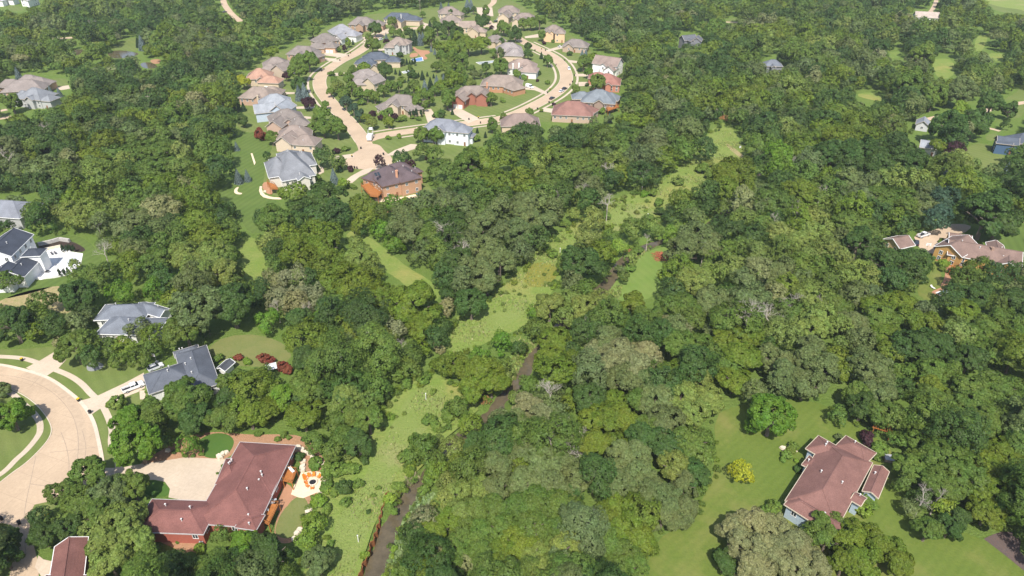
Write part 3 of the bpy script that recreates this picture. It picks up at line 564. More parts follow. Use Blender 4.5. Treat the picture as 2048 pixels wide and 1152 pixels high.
house('f4', 'two-storey white house with a grey hip roof near the road junction', (.20, .21, .23), (.66, .68, .70), 7.0, [('c', 888, 254, 21, 13, -14, 'h'), ('c', 926, 260, 9, 9, -14, 'h', .2), ('c', 935, 270, 8, 6, -14, 'h', -3.2)], wmax=18, garage=())
house('f5', 'gabled tan house with pale grey-brown roof inside the road bend', (.25, .215, .195), SAND, 5.4, [('c', 730, 152, 19, 13, 30, 'h'), ('c', 748, 162, 12, 10, 60, 'g', .1), ('c', 720, 166, 12, 9, 0, 'h', -1.4)], vents=2)
house('f6', 'dark slate-roofed cream house beside a small lap pool', SLT, SAND, 5.2, [('c', 752, 116, 20, 12, 12, 'h'), ('c', 732, 125, 16, 9, 0, 'h', -1.5), ('c', 786, 121, 12, 9, 0, 'h', -1.2), ('c', 742, 133, 12, 8, -60, 'g', -.6)])
house('f7', 'tall grey two-storey house with a brown hip roof by orange garden paths', (.25, .20, .175), GREY, 7.0, [('c', 797, 86, 16, 13, -8, 'h'), ('c', 781, 92, 9, 12, 0, 'h', -1.6), ('c', 812, 85, 9, 8, 80, 'h', .2)])
house('f8', 'low slate-blue roofed house at the top bend of the road', SLT, SAND, 4.8, [('c', 800, 36, 28, 13, -8, 'h'), ('c', 798, 42, 10, 8, 75, 'g', .1), ('c', 826, 39, 16, 10, -12, 'h', -.4)], chim=((802, 29, 10, GREY),))
house('f9', 'brown hip-roofed brick house with twin wings near the top bend', BRN, (.36, .24, .16), 5.4, [('c', 726, 46, 23, 15, -6, 'h'), ('c', 757, 48, 11, 10, -6, 'h', -.9)])
house('f10', 'pale grey-roofed white house with a loop drive on the road', (.27, .27, .285), WHT, 5.0, [('c', 684, 63, 20, 17, 30, 'h'), ('c', 704, 69, 14, 11, -20, 'h', -.3), ('c', 680, 76, 10, 9, 70, 'g', -.8)])
house('f11', 'brown-roofed house showing two white garage doors to the road', BRN, (.5, .33, .22), 4.8, [('c', 650, 80, 19, 15, 40, 'h'), ('c', 662, 92, 11, 10, -10, 'h', -.5), ('c', 636, 94, 14, 9, -10, 'h', -1.2)], garage=(1,))
house('f12', 'low brown house half hidden by round street trees', BRN, (.38, .25, .18), 4.6, [('c', 608, 105, 23, 14, -10, 'h'), ('c', 630, 112, 12, 10, 60, 'h', -.4)])
house('f13', 'grey-brown gabled house backing onto the woods', (.235, .195, .17), (.45, .36, .27), 5.2, [('c', 552, 128, 18, 14, 20, 'h'), ('c', 566, 136, 14, 11, 70, 'g', .1), ('c', 540, 137, 12, 10, 0, 'h', -.8)])
house('f14', 'orange tile-roofed tan house with three brown garage doors', ORG, SAND, 4.6, [('c', 520, 152, 17, 15, 10, 'h'), ('c', 541, 162, 15, 10, -6, 'h', -.3), ('c', 512, 150, 10, 8, 70, 'g')], garage=(1,))
house('f15', 'brown-roofed house with a patio beside blue spruces', (.25, .195, .165), (.42, .28, .2), 4.6, [('c', 520, 190, 22, 15, -8, 'h'), ('c', 545, 184, 14, 10, 0, 'h', -.5)], vents=6, chim=((515, 192, 7, SAND),))
house('f16', 'pale blue-grey house with a matching light roof and white gables', LGR, BLU, 5.8, [('c', 550, 205, 19, 15, 20, 'h'), ('c', 566, 217, 14, 11, 80, 'g', -.4), ('c', 530, 220, 12, 11, 20, 'g', -.6), ('c', 558, 196, 5, 4, 0, 'h', 2)])
house('f17', 'brown gabled house with an orange deck above the back lawn', BRN, (.45, .32, .24), 5.4, [('c', 572, 236, 19, 15, 25, 'h'), ('c', 598, 246, 12, 11, -60, 'h', -.4), ('c', 556, 248, 11, 10, 80, 'g', -.5)], vents=4)
house('f18', 'tan brown-roofed house next uphill from the pale grey multi-hip roof', (.245, .195, .165), (.56, .45, .34), 5.0, [('c', 590, 268, 18, 14, 10, 'h'), ('c', 612, 283, 14, 11, -8, 'h', -.5), ('c', 576, 280, 11, 10, 75, 'g', -.2)], vents=4)
house('f19', 'brown hip-roofed house by the topmost cul-de-sac', BRN2, SAND, 5.2, [('c', 898, 24, 20, 14, 12, 'h'), ('c', 914, 28, 12, 9, -20, 'h', -.5)])
house('f20', 'low brown roof just below the topmost cul-de-sac house', BRN2, SAND, 4.2, [('c', 902, 42, 19, 14, 10, 'h')], win=False)
house('f21', 'tan house with two cream-trimmed front gables beyond the spruces', (.28, .22, .18), TAN, 5.0, [('c', 938, 52, 17, 12, 0, 'g'), ('c', 950, 61, 13, 10, 75, 'g', -.3), ('c', 958, 62, 13, 9, -5, 'h', -.9)], trim=TRIM)
house('f22', 'narrow brown roof between two taller tree crowns', BRN, SAND, 4.8, [('c', 990, 80, 16, 11, 25, 'h')], win=False)
house('f23', 'grey-brown roofed house beside the right-hand curve of the loop', (.26, .23, .215), TAN, 5.0, [('c', 1018, 98, 20, 14, 5, 'h'), ('c', 1030, 108, 14, 12, -10, 'h', -.4)], vents=2)
house('f24', 'large tan house at the head of the far cul-de-sac', BRN2, SAND, 6.0, [('c', 1018, 22, 20, 14, 0, 'h'), ('c', 1010, 32, 14, 11, 75, 'g', -.4)])
house('f25', 'brown-roofed tan house stepping down beside the far cul-de-sac', BRN2, SAND, 4.6, [('c', 1050, 36, 20, 13, -6, 'h'), ('c', 1036, 42, 10, 9, 70, 'g', .2)])
house('f26', 'tall tan brick house with brown roof and dormers by the woods', BRN2, (.62, .42, .25), 7.2, [('c', 1108, 60, 15, 12, -5, 'h'), ('c', 1120, 64, 10, 9, 85, 'h', .2), ('c', 1096, 66, 8, 7, 80, 'g', -1)])
house('f27', 'low brown-roofed house under the trees beside the tall brick one', BRN, (.4, .3, .22), 4.4, [('c', 1152, 90, 20, 13, -14, 'h'), ('c', 1140, 92, 8, 8, 70, 'g', -.3)])
house('f28', 'white gabled house with a brown roof backing onto the woods', (.25, .19, .16), (.78, .76, .72), 7.0, [('c', 1216, 126, 19, 13, -30, 'g'), ('c', 1222, 138, 9, 8, 60, 'g', -2.0)], garage=(0,))
house('f29', 'red-roofed brick house tucked between the white gabled house and grey roof', RED, (.42, .18, .12), 4.8, [('c', 1214, 163, 18, 15, -10, 'h'), ('c', 1196, 154, 13, 9, -10, 'h', -.5)], vents=3)
house('f30', 'slate grey hip-roofed house with an orange rear deck', (.17, .19, .205), (.3, .22, .17), 5.0, [('c', 1198, 198, 21, 17, -12, 'h'), ('c', 1164, 194, 13, 10, 0, 'h', -.6), ('c', 1222, 196, 11, 10, -20, 'h', -.3)], vents=3, trim=TRIM)
deck(HOUSES['f30'][0], [(1212, 216), (1232, 209), (1238, 214), (1216, 222)], 3)
house('f31', 'broad red-brown roof nearest the loop road woods', (.235, .125, .10), (.43, .32, .24), 4.4, [('c', 1146, 222, 24, 17, -8, 'h'), ('c', 1172, 222, 12, 12, -30, 'h', -.4)], vents=2, hide=.45)
house('f32', 'brown roof mostly hidden behind the wood edge below the loop', (.22, .165, .14), TAN, 4.0, [('c', 1040, 244, 22, 14, 3, 'h')], win=False, hide=.6)
house('f33', 'brown-roofed house with white walls and a red brick corner', (.28, .215, .18), WHT, 4.8, [('c', 1044, 132, 21, 14, -5, 'h'), ('c', 1058, 140, 13, 12, -12, 'h', -.3)], chim=((1038, 127, 8.4, WHT), (1026, 128, 8.4, WHT)))
house('f34', 'dark grey gabled house deep in the far woods', (.12, .125, .14), (.2, .2, .22), 7.0, [('c', 1376, 78, 12, 9, 20, 'g'), ('c', 1394, 80, 10, 8, 70, 'g', -.3)], win=False, hide=.5)
house('f35', 'small grey roof alone in the mid woods', (.15, .165, .20), (.2, .2, .22), 4.6, [('c', 1545, 129, 13, 10, -8, 'h')], win=False, hide=.6)
house('f36', 'tan-roofed white house on the far right woodland drive', (.40, .33, .28), (.75, .72, .68), 4.4, [('c', 1852, 33, 20, 12, -15, 'g')], hide=.3)
house('f37', 'grey shingled cottage with white gable trim at the gravel lane end', (.25, .27, .30), (.5, .5, .5), 3.4, [('c', 1846, 246, 9.5, 7, 60, 'g')], name='cottage')
house('f38', 'tip of a grey roof showing through the dark wood', (.27, .285, .31), GREY, 4.0, [('c', 1858, 292, 9, 8, -25, 'g')], win=False)
h39 = house('f39', 'blue-walled house in shade at the right edge of the picture', (.085, .095, .12), (.06, .11, .19), 5.4, [('c', 2013, 284, 8, 10, 70, 'g'), ('c', 2046, 280, 14, 11, 0, 'h')], wmax=8, hide=.65)
house('f42', 'house with a cluster of brown-grey hip roofs at the wood edge', (.235, .20, .18), (.42, .29, .2), 4.2, [('c', 52, 176, 25, 15, 12, 'h'), ('c', 80, 166, 16, 11, -6, 'h', .1), ('c', 24, 170, 16, 11, 8, 'h', -.2), ('c', 60, 160, 14, 10, 0, 'h', .3)], wmax=8)
house('f43', 'slate-grey hipped house below the cluster of brown-grey hip roofs', (.21, .22, .235), GREY, 5.2, [('c', 74, 192, 18, 15, -12, 'h'), ('c', 48, 192, 11, 10, 10, 'h', -.3), ('c', 100, 198, 8, 9, -12, 'h', -.4)], wmax=8)
house('f44', 'white flat-fronted building at the top edge of the picture', (.5, .5, .5), (.8, .78, .75), 6.5, [('c', 58, -3, 12, 12, 0, 'h')], pitch=.15)
house('f45', 'long white building cut off at the top corner', (.45, .45, .46), (.78, .76, .73), 5, [('c', 6, -2, 26, 10, 0, 'h')], pitch=.2, win=False)
# solar panels lying in the plane of the roof they are fixed to
def on_roof(root, R, pitch, s0, s1, t0, t1, side, name, mat, lift=.12):
    c, u, v, a, b, e, ty = R; o = c - root.location; o.z = 0; vs = []
    for dz in (lift, lift + .06):
        for s, t in ((s0, t0), (s1, t0), (s1, t1), (s0, t1)):
            vs.append(o + u * s + v * t * side + Vector((0, 0, e + (b - t) * pitch + dz)))
    m = MB(); m.add(vs, [(3, 2, 1, 0), (4, 5, 6, 7), (0, 1, 5, 4), (1, 2, 6, 5), (2, 3, 7, 6), (3, 0, 4, 7)]); return m.obj(name, mat, root)
SOLAR = plain('solar_glass', (.012, .022, .045), .2, .2, 3, spec=.6)
R0 = HOUSES['solar'][2]
sd = 1 if R0[0][2].x < 0 else -1
on_roof(h4, R0[0], .55, -R0[0][3] * .55, R0[0][3] * .1, 1.0, R0[0][4] * .85, sd, 'solar_panel', SOLAR); on_roof(h4, R0[0], .55, R0[0][3] * .14, R0[0][3] * .5, 1.0, R0[0][4] * .8, sd, 'solar_panel', SOLAR)
R7 = HOUSES['orange'][2]
for k in (-1.6, -.3): on_roof(h7, R7[0], .62, -6 + k, -6 + k + 1.0, 2.2, 3.8, 1 if R7[0][2].y < 0 else -1, 'skylight', GLASS)
# ------------------------------------------------------------------ foliage samples: leaf positions and normals on a unit crown
def unit(v): return v / np.maximum(np.linalg.norm(v, axis=-1, keepdims=True), 1e-9)
def crown_samples(seed, form, N):
    r = np.random.default_rng(seed)
    par = {'R': (14, .36, .15, .80, 1.0, .42), 'L': (20, .40, .15, .62, .75, .42), 'C': (12, .38, .16, .90, 1.0, .48), 'N': (14, .36, .17, .85, 1.0, .4), 'S': (7, .55, .26, .7, 1.0, .4)}[form]
    nl, lr, sr, zr, flat, jit = par
    d = unit(r.normal(size=(nl * 4, 3))); d = d[d[:, 2] > -.42][:nl]
    rad = r.uniform(.42, .72, len(d))[:, None]
    L = d * rad; L[:, 2] *= zr / .8
    if form == 'L': L[:, 2] = L[:, 2] * .8 + .12
    L = np.vstack([L, [[0, 0, .1]]]); LR = np.append(r.uniform(lr * .72, lr * 1.15, len(d)), .5)
    # second level: clumps over each lobe
    S_, SR, SL = [], [], []
    for i, (c, q) in enumerate(zip(L, LR)):
        k = 15 if form != 'S' else 9
        e = unit(r.normal(size=(k * 2, 3)) + unit(c[None] + [0, 0, .35]) * .75)[:k]
        p = c + e * q * r.uniform(.72, 1.02, (k, 1)) * [1, 1, flat]
        S_.append(p); SR.append(r.uniform(sr * .65, sr * 1.25, k)); SL += [i] * k
    S_ = np.vstack(S_); SR = np.concatenate(SR); SL = np.array(SL)
    n = int(N * 2.6); w = SR ** 2; idx = r.choice(len(S_), n, p=w / w.sum())
    e = unit(r.normal(size=(n, 3)) + unit(S_[idx] - L[SL[idx]]) * .8)
    p = S_[idx] + e * SR[idx][:, None] * r.uniform(.6, 1.05, (n, 1)) * [1, 1, flat]
    # drop leaves buried inside another clump
    keep = np.ones(n, bool)
    for c, q in zip(S_, SR): keep &= np.linalg.norm((p - c) / [1, 1, flat], axis=1) > q * .55
    for c, q in zip(L, LR): keep &= np.linalg.norm(p - c, axis=1) > q * .62
    p, e = p[keep], e[keep]
    nr = unit(e + unit(p + [0, 0, .3]) * .95 + r.normal(size=p.shape) * jit + [0, 0, .25])
    o = r.permutation(len(p))[:N]; return p[o], nr[o]
def leaf_corners(p, nr, size, r, kind=4):
    n = len(p); a = unit(np.cross(nr, r.normal(size=(n, 3)))); b = np.cross(nr, a)
    s = (size * r.uniform(.65, 1.35, n))[:, None]
    if kind == 3: return np.stack([p + a * s, p - a * s * .5 + b * s * .87, p - a * s * .5 - b * s * .87], 1)
    up = nr * s * .25
    return np.stack([p + a * s, p + b * s * .62 - up, p - a * s, p - b * s * .62 + up], 1)
def np_mesh(name, corners, mat, cols=None):
    n, k, _ = corners.shape; m = bpy.data.meshes.new(name)
    m.vertices.add(n * k); m.loops.add(n * k); m.polygons.add(n)
    m.vertices.foreach_set('co', np.ascontiguousarray(corners, np.float32).ravel())
    m.loops.foreach_set('vertex_index', np.arange(n * k, dtype=np.int32))
    m.polygons.foreach_set('loop_start', np.arange(0, n * k, k, dtype=np.int32)); m.polygons.foreach_set('loop_total', np.full(n, k, np.int32))
    if cols is not None:
        a = m.attributes.new('tint', 'FLOAT_COLOR', 'FACE'); a.data.foreach_set('color', np.ascontiguousarray(np.concatenate([cols, np.ones((n, 1))], 1), np.float32).ravel())
    m.materials.append(mat); m.update(calc_edges=True); return m
def cone_samples(seed, N):
    r = np.random.default_rng(seed); lev = r.integers(0, 15, N); z = (lev + r.uniform(0, .6, N)) / 15
    R = (1 - z) ** .85; nb = 9; k = r.integers(0, nb, N); ang = (k + lev * .37) / nb * 2 * math.pi + r.normal(0, .13, N)
    rr = R * np.sqrt(r.uniform(.15, 1, N)); zz_ = z * 2 - 1 - .10 * rr / np.maximum(R, .05) + .05
    p = np.stack([np.cos(ang) * rr, np.sin(ang) * rr, zz_], 1)
    nr = unit(np.stack([np.cos(ang) * .7, np.sin(ang) * .7, np.full(N, .7)], 1) + r.normal(size=(N, 3)) * .45); return p, nr
SAMP = {}; PROTO = {}
for f, cnt, N in (('R', 6, 13000), ('L', 4, 12500), ('C', 3, 10000), ('N', 2, 4000), ('S', 3, 1800)):
    for k in range(cnt):
        p, nr = crown_samples(100 + 17 * k + ord(f), f, N); SAMP[f, k] = (p, nr)
        sz = {'R': .052, 'L': .050, 'C': .053, 'N': .075, 'S': .14}[f]
        PROTO[f, k] = np_mesh('crown', leaf_corners(p, nr, sz, np.random.default_rng(k)), LEAF)
for k in range(2):
    p, nr = cone_samples(k, 2600); SAMP['X', k] = (p, nr); PROTO['X', k] = np_mesh('crown', leaf_corners(p, nr, .10, np.random.default_rng(k)), LEAF)
NV = {'R': 6, 'L': 4, 'C': 3, 'N': 2, 'S': 3, 'X': 2}
def trunk_fn(seed):
    def fn(b):
        r = random.Random(seed)
        b.tube([(0, 0, -.02), (.02, 0, .3), (.0, .02, .62), (.02, 0, .85)], [.060, .045, .036, .02], 7)
        for k in range(5):
            a = k * 1.26 + r.random(); z = .34 + .07 * k
            b.tube([(0, 0, z), (math.cos(a) * .22, math.sin(a) * .22, z + .16), (math.cos(a) * .42, math.sin(a) * .42, z + .26)], [.026, .017, .008], 5)
    return fn
TRUNKS = [std_mesh('trunk', trunk_fn(k), BARK) for k in range(3)]; CTRUNK = std_mesh('trunk', lambda b: b.tube([(0, 0, -.02), (0, 0, .5), (0, 0, .97)], [.03, .02, .006], 6), BARK)
def dead_fn(seed, spread=.75, lev=6):
    def fn(b):
        r = random.Random(seed)
        def grow(p, d, ln, rad, k):
            q = p + d * ln; mid = (p + q) / 2 + Vector((r.uniform(-.1, .1), r.uniform(-.1, .1), r.uniform(-.06, .06))) * ln
            b.tube([p, mid, q], [rad, rad * .82, rad * .62], 5, k == 0)
            if k >= lev: return
            for _ in range(2 if k < 1 else r.choice((2, 3, 3))):
                nd = (d + Vector((r.uniform(-1, 1), r.uniform(-1, 1), r.uniform(-.5, .7))) * spread * 1.15).normalized()
                grow(q if r.random() < .7 else mid, nd, ln * r.uniform(.62, .86), rad * .6, k + 1)
        grow(Vector((0, 0, 0)), Vector((.03, .02, 1)), .3, .024, 0)
    return fn
DEADM = [std_mesh('branches', dead_fn(k), DEADWOOD) for k in (3, 8, 21)]
TWIGM = [std_mesh('dead_limb', dead_fn(k, 1.0, 3), DEADWOOD) for k in (5, 12)]
TONE = {'g': ((0.119, 0.185, 0.030), 'mid-green'), 'd': ((0.068, 0.124, 0.025), 'dark green'), 'o': ((0.143, 0.202, 0.021), 'olive green'), 'y': ((0.198, 0.294, 0.034), 'lime green'),
        's': ((0.143, 0.190, 0.059), 'grey-green'), 'w': ((0.231, 0.243, 0.100), 'silvery pale'), 'k': ((0.194, 0.252, 0.052), 'pale yellow-green'), 'r': ((0.123, 0.233, 0.021), 'bright green'),
        'e': ((0.074, 0.134, 0.070), 'blue-green'), 'p': ((0.062, 0.026, 0.031), 'purple-leaved'), 'G': ((0.40, 0.42, 0.03), 'golden yellow'), 'O': ((0.432, 0.180, 0.060), 'rusty orange'), 'b': ((0.192, 0.252, 0.240), 'silvery blue'), 'c': ((0.041, 0.082, 0.031), 'dark green'), 'x': ((0.240, 0.066, 0.036), 'dark red')}
FORMW = {'R': 'rounded', 'L': 'feathery', 'C': 'open-crowned', 'N': 'columnar'}
# ------------------------------------------------------------------ trees read off the photograph: (x, y, radius, tone, form) in 4x enlargements
TREES = []
def T(ox, oy, s):
    for q in s.split(';'):
        q = q.strip()
        if not q: continue
        a, b, c, t = q.split(','); TREES.append((ox + float(a) / 4, oy + float(b) / 4, float(c) / 4, t[0], t[1] if len(t) > 1 else ''))
T(0, 576, '100,290,160,d;270,230,120,g;430,310,120,d;330,120,110,g;640,60,150,d;680,170,90,d;960,40,110,r;1240,30,100,r;1600,170,230,s;1850,130,200,d;2000,60,120,g;1480,330,160,g;600,470,150,g;700,400,80,g;720,560,100,d;850,480,110,g;1010,470,110,o;1100,330,100,sC;1250,380,120,o;1130,560,100,g;950,580,80,g;1495,865,175,g;1450,960,130,g;1560,1030,140,d;1230,1000,140,g;1050,1070,150,r;940,920,60,g;1870,760,140,g;1830,900,130,d;1990,1000,150,o;1880,1080,110,g;80,1010,150,r;30,820,60,s;1760,1040,120,g')
T(512, 576, '210,880,130,r;60,980,130,o;380,1030,150,o;60,700,90,g;100,270,110,r;330,300,150,d;500,300,110,r;60,60,120,d;180,100,120,wC;320,130,120,wC;440,80,120,wC;650,120,150,gL;800,150,130,gL;1000,60,140,o;1250,110,200,o;1380,200,120,o;1150,200,120,o;1330,330,130,o;1100,330,110,wC;1000,420,120,k;740,430,90,sC;620,330,110,g;560,480,110,g;430,560,140,d;500,660,150,g;400,780,150,g;580,760,110,s;790,640,140,d;900,640,130,d;960,720,120,d;720,900,150,k;760,1020,120,g;900,1060,130,g;640,1080,110,g;1230,640,110,g;1120,700,70,g;1310,500,90,o;1470,470,50,w;1500,320,80,d;1500,620,100,o;1650,640,130,o;1800,700,180,o;1750,800,140,o;1880,760,130,o;1960,640,100,g;1790,540,90,r;1960,450,100,r;1720,120,140,d;1600,950,100,g;1440,1100,40,g;1950,1060,100,s;1720,1080,110,o;1340,740,40,g;1080,830,40,g;140,820,110,o')
T(1024, 576, '180,200,70,r;300,140,130,k;480,90,130,k;600,170,140,k;700,110,120,k;430,220,110,k;200,330,100,g;350,430,140,o;300,560,130,o;470,620,130,o;520,700,110,g;130,760,90,g;310,800,120,s;760,420,150,s;680,520,130,w;850,540,150,w;1050,520,140,w;780,640,150,w;960,640,160,w;1100,600,110,w;900,740,150,s;1050,760,130,s;1300,330,130,s;1240,300,90,w;1380,350,70,w;1080,250,130,g;980,150,130,o;1250,150,120,g;1380,150,140,gL;1450,240,120,g;1600,100,150,s;1700,180,130,s;1900,120,160,sC;1370,480,170,gL;1500,470,130,gL;1320,680,140,o;1180,680,110,g;1750,430,160,oL;1850,560,170,oL;1720,600,140,gL;1780,740,130,oL;1900,400,130,o;1500,760,130,k;1350,880,150,k;1560,880,130,k;1450,1000,150,k;1150,900,150,s;1000,900,120,g;830,920,120,o;780,1040,140,o;900,1050,130,o;660,1040,120,o;620,880,140,d;430,920,90,o;550,830,80,o;120,960,150,w;250,1080,150,w;60,1080,130,s;380,1000,100,s;1230,1080,170,sL;1080,1120,120,g;1950,850,120,s;1960,1080,110,r')
T(1536, 576, '60,580,150,s;120,700,150,s;340,560,170,s;420,680,170,s;300,760,150,s;60,800,110,s;560,560,110,o;600,660,100,o;400,250,150,k;330,350,140,k;560,330,120,k;260,260,100,k;550,460,90,k;680,280,130,s;740,420,120,s;750,520,110,s;900,250,150,gL;960,380,140,oL;980,520,120,oL;860,160,130,o;1050,120,130,o;1100,250,120,o;1230,200,110,s;1250,280,130,o;1380,330,120,o;1540,180,130,o;1420,130,120,d;1480,60,110,d;1680,80,140,d;1800,130,120,g;1950,120,130,d;1760,330,150,g;1900,280,150,g;1960,420,130,g;1600,400,130,g;1250,470,170,d;1400,480,140,d;1600,580,150,d;1780,560,100,k;1960,560,150,gL;850,660,170,s;720,850,130,g;880,860,150,s;900,1000,140,g;760,950,130,d;560,1020,90,g;1070,700,120,g;1320,680,150,gL;1450,690,120,g;1280,800,130,o;1080,810,110,d;1350,880,150,gL;1650,830,180,gL;1850,800,180,gL;1620,950,170,gL;1900,960,160,gL;1450,1030,150,gL;1750,1090,150,g;30,1020,190,r;550,150,130,g;700,60,130,s;820,70,110,s;420,100,120,g;50,60,120,wC;150,180,120,g')
T(0, 864, '1100,90,200,r;1270,110,100,g;1510,110,95,r;720,320,140,g;500,480,130,g;640,570,160,g;860,500,160,s;1050,430,150,g;800,640,150,g;560,750,120,d;320,680,90,d;340,830,110,d;60,850,120,d;30,1000,130,d;980,760,200,k;860,900,180,k;1100,900,150,k;880,1050,170,k;1190,1000,120,g;1130,1100,150,g;1430,1080,110,g;1600,1100,120,g;1750,1010,110,g;1850,1080,140,d;1950,900,130,r;1950,1050,130,r;1760,830,90,g;1980,770,60,d;1600,930,40,y')
T(512, 864, '130,1000,170,d;60,900,120,d;200,1110,100,g;500,1050,130,s;700,450,60,d;600,150,100,g;480,80,110,g;820,90,130,d;700,60,120,g;470,760,100,y;390,860,90,y;430,690,60,y;1340,100,110,g;1250,180,80,g;1420,230,110,g;1580,130,110,k;1450,300,100,o;1600,260,110,o;1420,370,70,g;1750,90,120,d;1760,230,100,g;1900,280,150,s;1960,150,140,s;1560,400,110,k;1620,480,120,k;1500,540,110,k;1780,460,120,k;1920,450,130,s;1660,640,130,k;1780,640,130,g;1920,620,140,g;1550,720,120,o;1420,790,110,o;1660,800,130,g;1800,830,140,g;1960,780,130,g;1400,900,90,k;1430,980,90,w;1600,940,120,g;1680,1050,90,w;1830,970,140,g;1980,950,120,o;1950,1090,130,o;1560,1080,110,g;1150,1120,60,y;1110,935,28,y;1340,460,45,g;1070,540,45,y;1140,430,45,g;1100,640,30,g;870,980,35,y;600,900,35,g;560,300,60,g;480,250,50,g;900,640,18,d')
T(1024, 864, '80,180,150,s;250,250,170,s;420,230,140,s;130,400,160,s;320,430,160,s;500,400,150,s;220,580,160,g;420,600,150,g;80,600,140,g;180,760,150,g;400,760,140,g;60,900,150,o;180,1020,150,k;430,930,150,k;330,1090,130,k;600,90,120,o;700,80,120,o;830,60,110,o;880,200,150,s;1000,180,140,s;850,420,150,s;1020,340,140,s;1090,430,140,s;1120,520,150,s;1250,560,160,s;1370,620,130,s;1200,680,130,s;1310,700,110,s;1050,60,150,d;1250,100,170,dL;1450,90,170,gL;1520,200,110,gL;1300,280,140,k;1450,330,140,dL;1380,430,120,s;850,600,130,o;750,690,140,o;900,760,150,o;1000,850,140,o;750,880,150,g;900,960,150,gL;800,1080,140,gL;980,1080,120,g;1100,950,80,o;620,1000,100,d;1840,325,105,G;1760,800,140,w;1900,760,160,w;1880,920,170,w;2000,860,150,w;1700,1030,120,d;1950,1080,170,w;2030,640,50,g')
T(1536, 864, '60,760,130,w;180,880,150,w;80,980,150,w;280,960,140,w;200,1100,150,w;400,1090,130,w;420,760,120,g;520,700,90,g;330,830,90,g;470,860,120,g;700,790,120,o;650,900,150,o;850,880,140,o;760,1030,160,o;980,920,120,o;1050,1040,130,o;600,1060,130,o;770,630,55,y;1250,80,130,gL;1400,200,200,gL;1600,150,170,gL;1150,280,150,gL;1600,350,200,gL;1800,300,170,o;1780,480,180,oL;1900,180,150,o;1980,400,140,o;1750,640,150,oL;1400,430,180,gL;1100,430,100,g;1900,620,140,g;1130,600,90,s;1430,620,100,y;1280,780,120,g;1450,760,110,d;1500,690,110,d;1980,60,130,d;900,140,60,g;770,540,50,g;40,620,70,g;840,560,40,g;780,50,60,p;200,120,40,g;240,290,35,d')
T(1536, 288, '80,80,130,r;100,200,120,r;500,120,170,d;620,200,140,d;720,80,150,d;900,150,150,d;1050,120,160,d;1150,180,150,d;1000,40,120,d;330,150,130,s;300,250,120,g;500,260,100,o;250,390,150,o;430,330,110,g;650,320,130,s;780,310,120,s;880,300,120,k;1080,290,130,k;1200,330,110,k;1490,150,140,k;1600,180,100,k;1380,30,90,o;1490,60,90,p;1400,440,130,e;1350,560,120,e;1330,630,100,e;1700,330,130,gL;1800,250,90,s;1900,320,110,d;1980,200,120,d;2010,450,80,d;1750,560,200,d;1850,620,160,d;1620,560,120,d;900,440,150,gL;1050,440,140,gL;1080,540,130,g;1220,500,120,s;980,640,110,o;1100,640,110,d;700,520,140,o;560,500,120,g;660,640,150,gL;800,700,130,gL;720,800,140,d;850,840,110,d;250,620,130,o;100,720,130,k;200,800,140,k;350,740,140,k;450,690,100,k;330,900,130,k;480,850,130,k;100,860,130,g;280,980,130,g;420,960,120,g;560,950,130,k;100,1050,150,s;700,1020,130,k;820,1070,110,k;600,1080,130,k;480,1080,120,g;920,960,140,d;1080,960,140,d;1200,960,120,d;1150,1060,130,d;980,1080,130,d;1690,1010,130,g;1560,1080,110,g;1820,1060,120,d;1990,1030,100,d')
T(1024, 288, '60,60,110,g;160,50,110,g;220,150,110,k;100,190,100,d;230,260,100,k;300,120,40,O;70,310,130,o;150,350,120,o;450,120,150,gL;560,180,150,gL;400,230,140,gL;300,330,130,gL;250,420,120,g;680,130,110,g;760,120,100,s;880,80,130,g;1000,130,130,s;1100,110,120,s;1220,120,130,o;1540,40,110,d;1400,50,110,g;880,260,100,o;1020,250,120,d;1150,260,90,d;680,300,110,g;600,330,120,s;420,400,130,d;510,440,80,k;610,450,110,d;700,450,80,s;490,560,60,k;80,500,150,s;200,480,130,s;320,540,110,s;100,620,150,s;250,640,140,s;60,720,140,s;200,760,120,d;60,880,110,s;1350,450,110,o;1410,520,100,g;1550,400,120,d;1560,500,100,d;1720,250,150,o;1850,250,140,o;1720,380,120,o;1650,330,100,o;1850,350,110,o;1270,590,80,d;1190,540,40,d;1110,650,100,g;960,690,100,g;1270,740,85,y;1700,510,70,g;800,740,70,g;860,820,75,y;800,900,65,y;640,600,110,k;610,760,110,k;550,950,170,d;640,1000,130,d;420,960,80,g;960,920,75,k;890,1060,55,g;1490,760,160,s;1400,850,150,s;1600,820,140,s;1300,890,80,s;1680,880,130,g;1800,830,120,g;1350,1000,130,o;1250,1070,90,o;1600,1050,130,k;1750,1000,130,k;1450,1110,150,k;1950,900,130,k;1980,1050,130,wC;1850,1090,120,s;1850,600,110,k;1980,620,110,g;1980,380,100,s;1930,750,110,d;1900,490,60,g;1060,400,28,r')
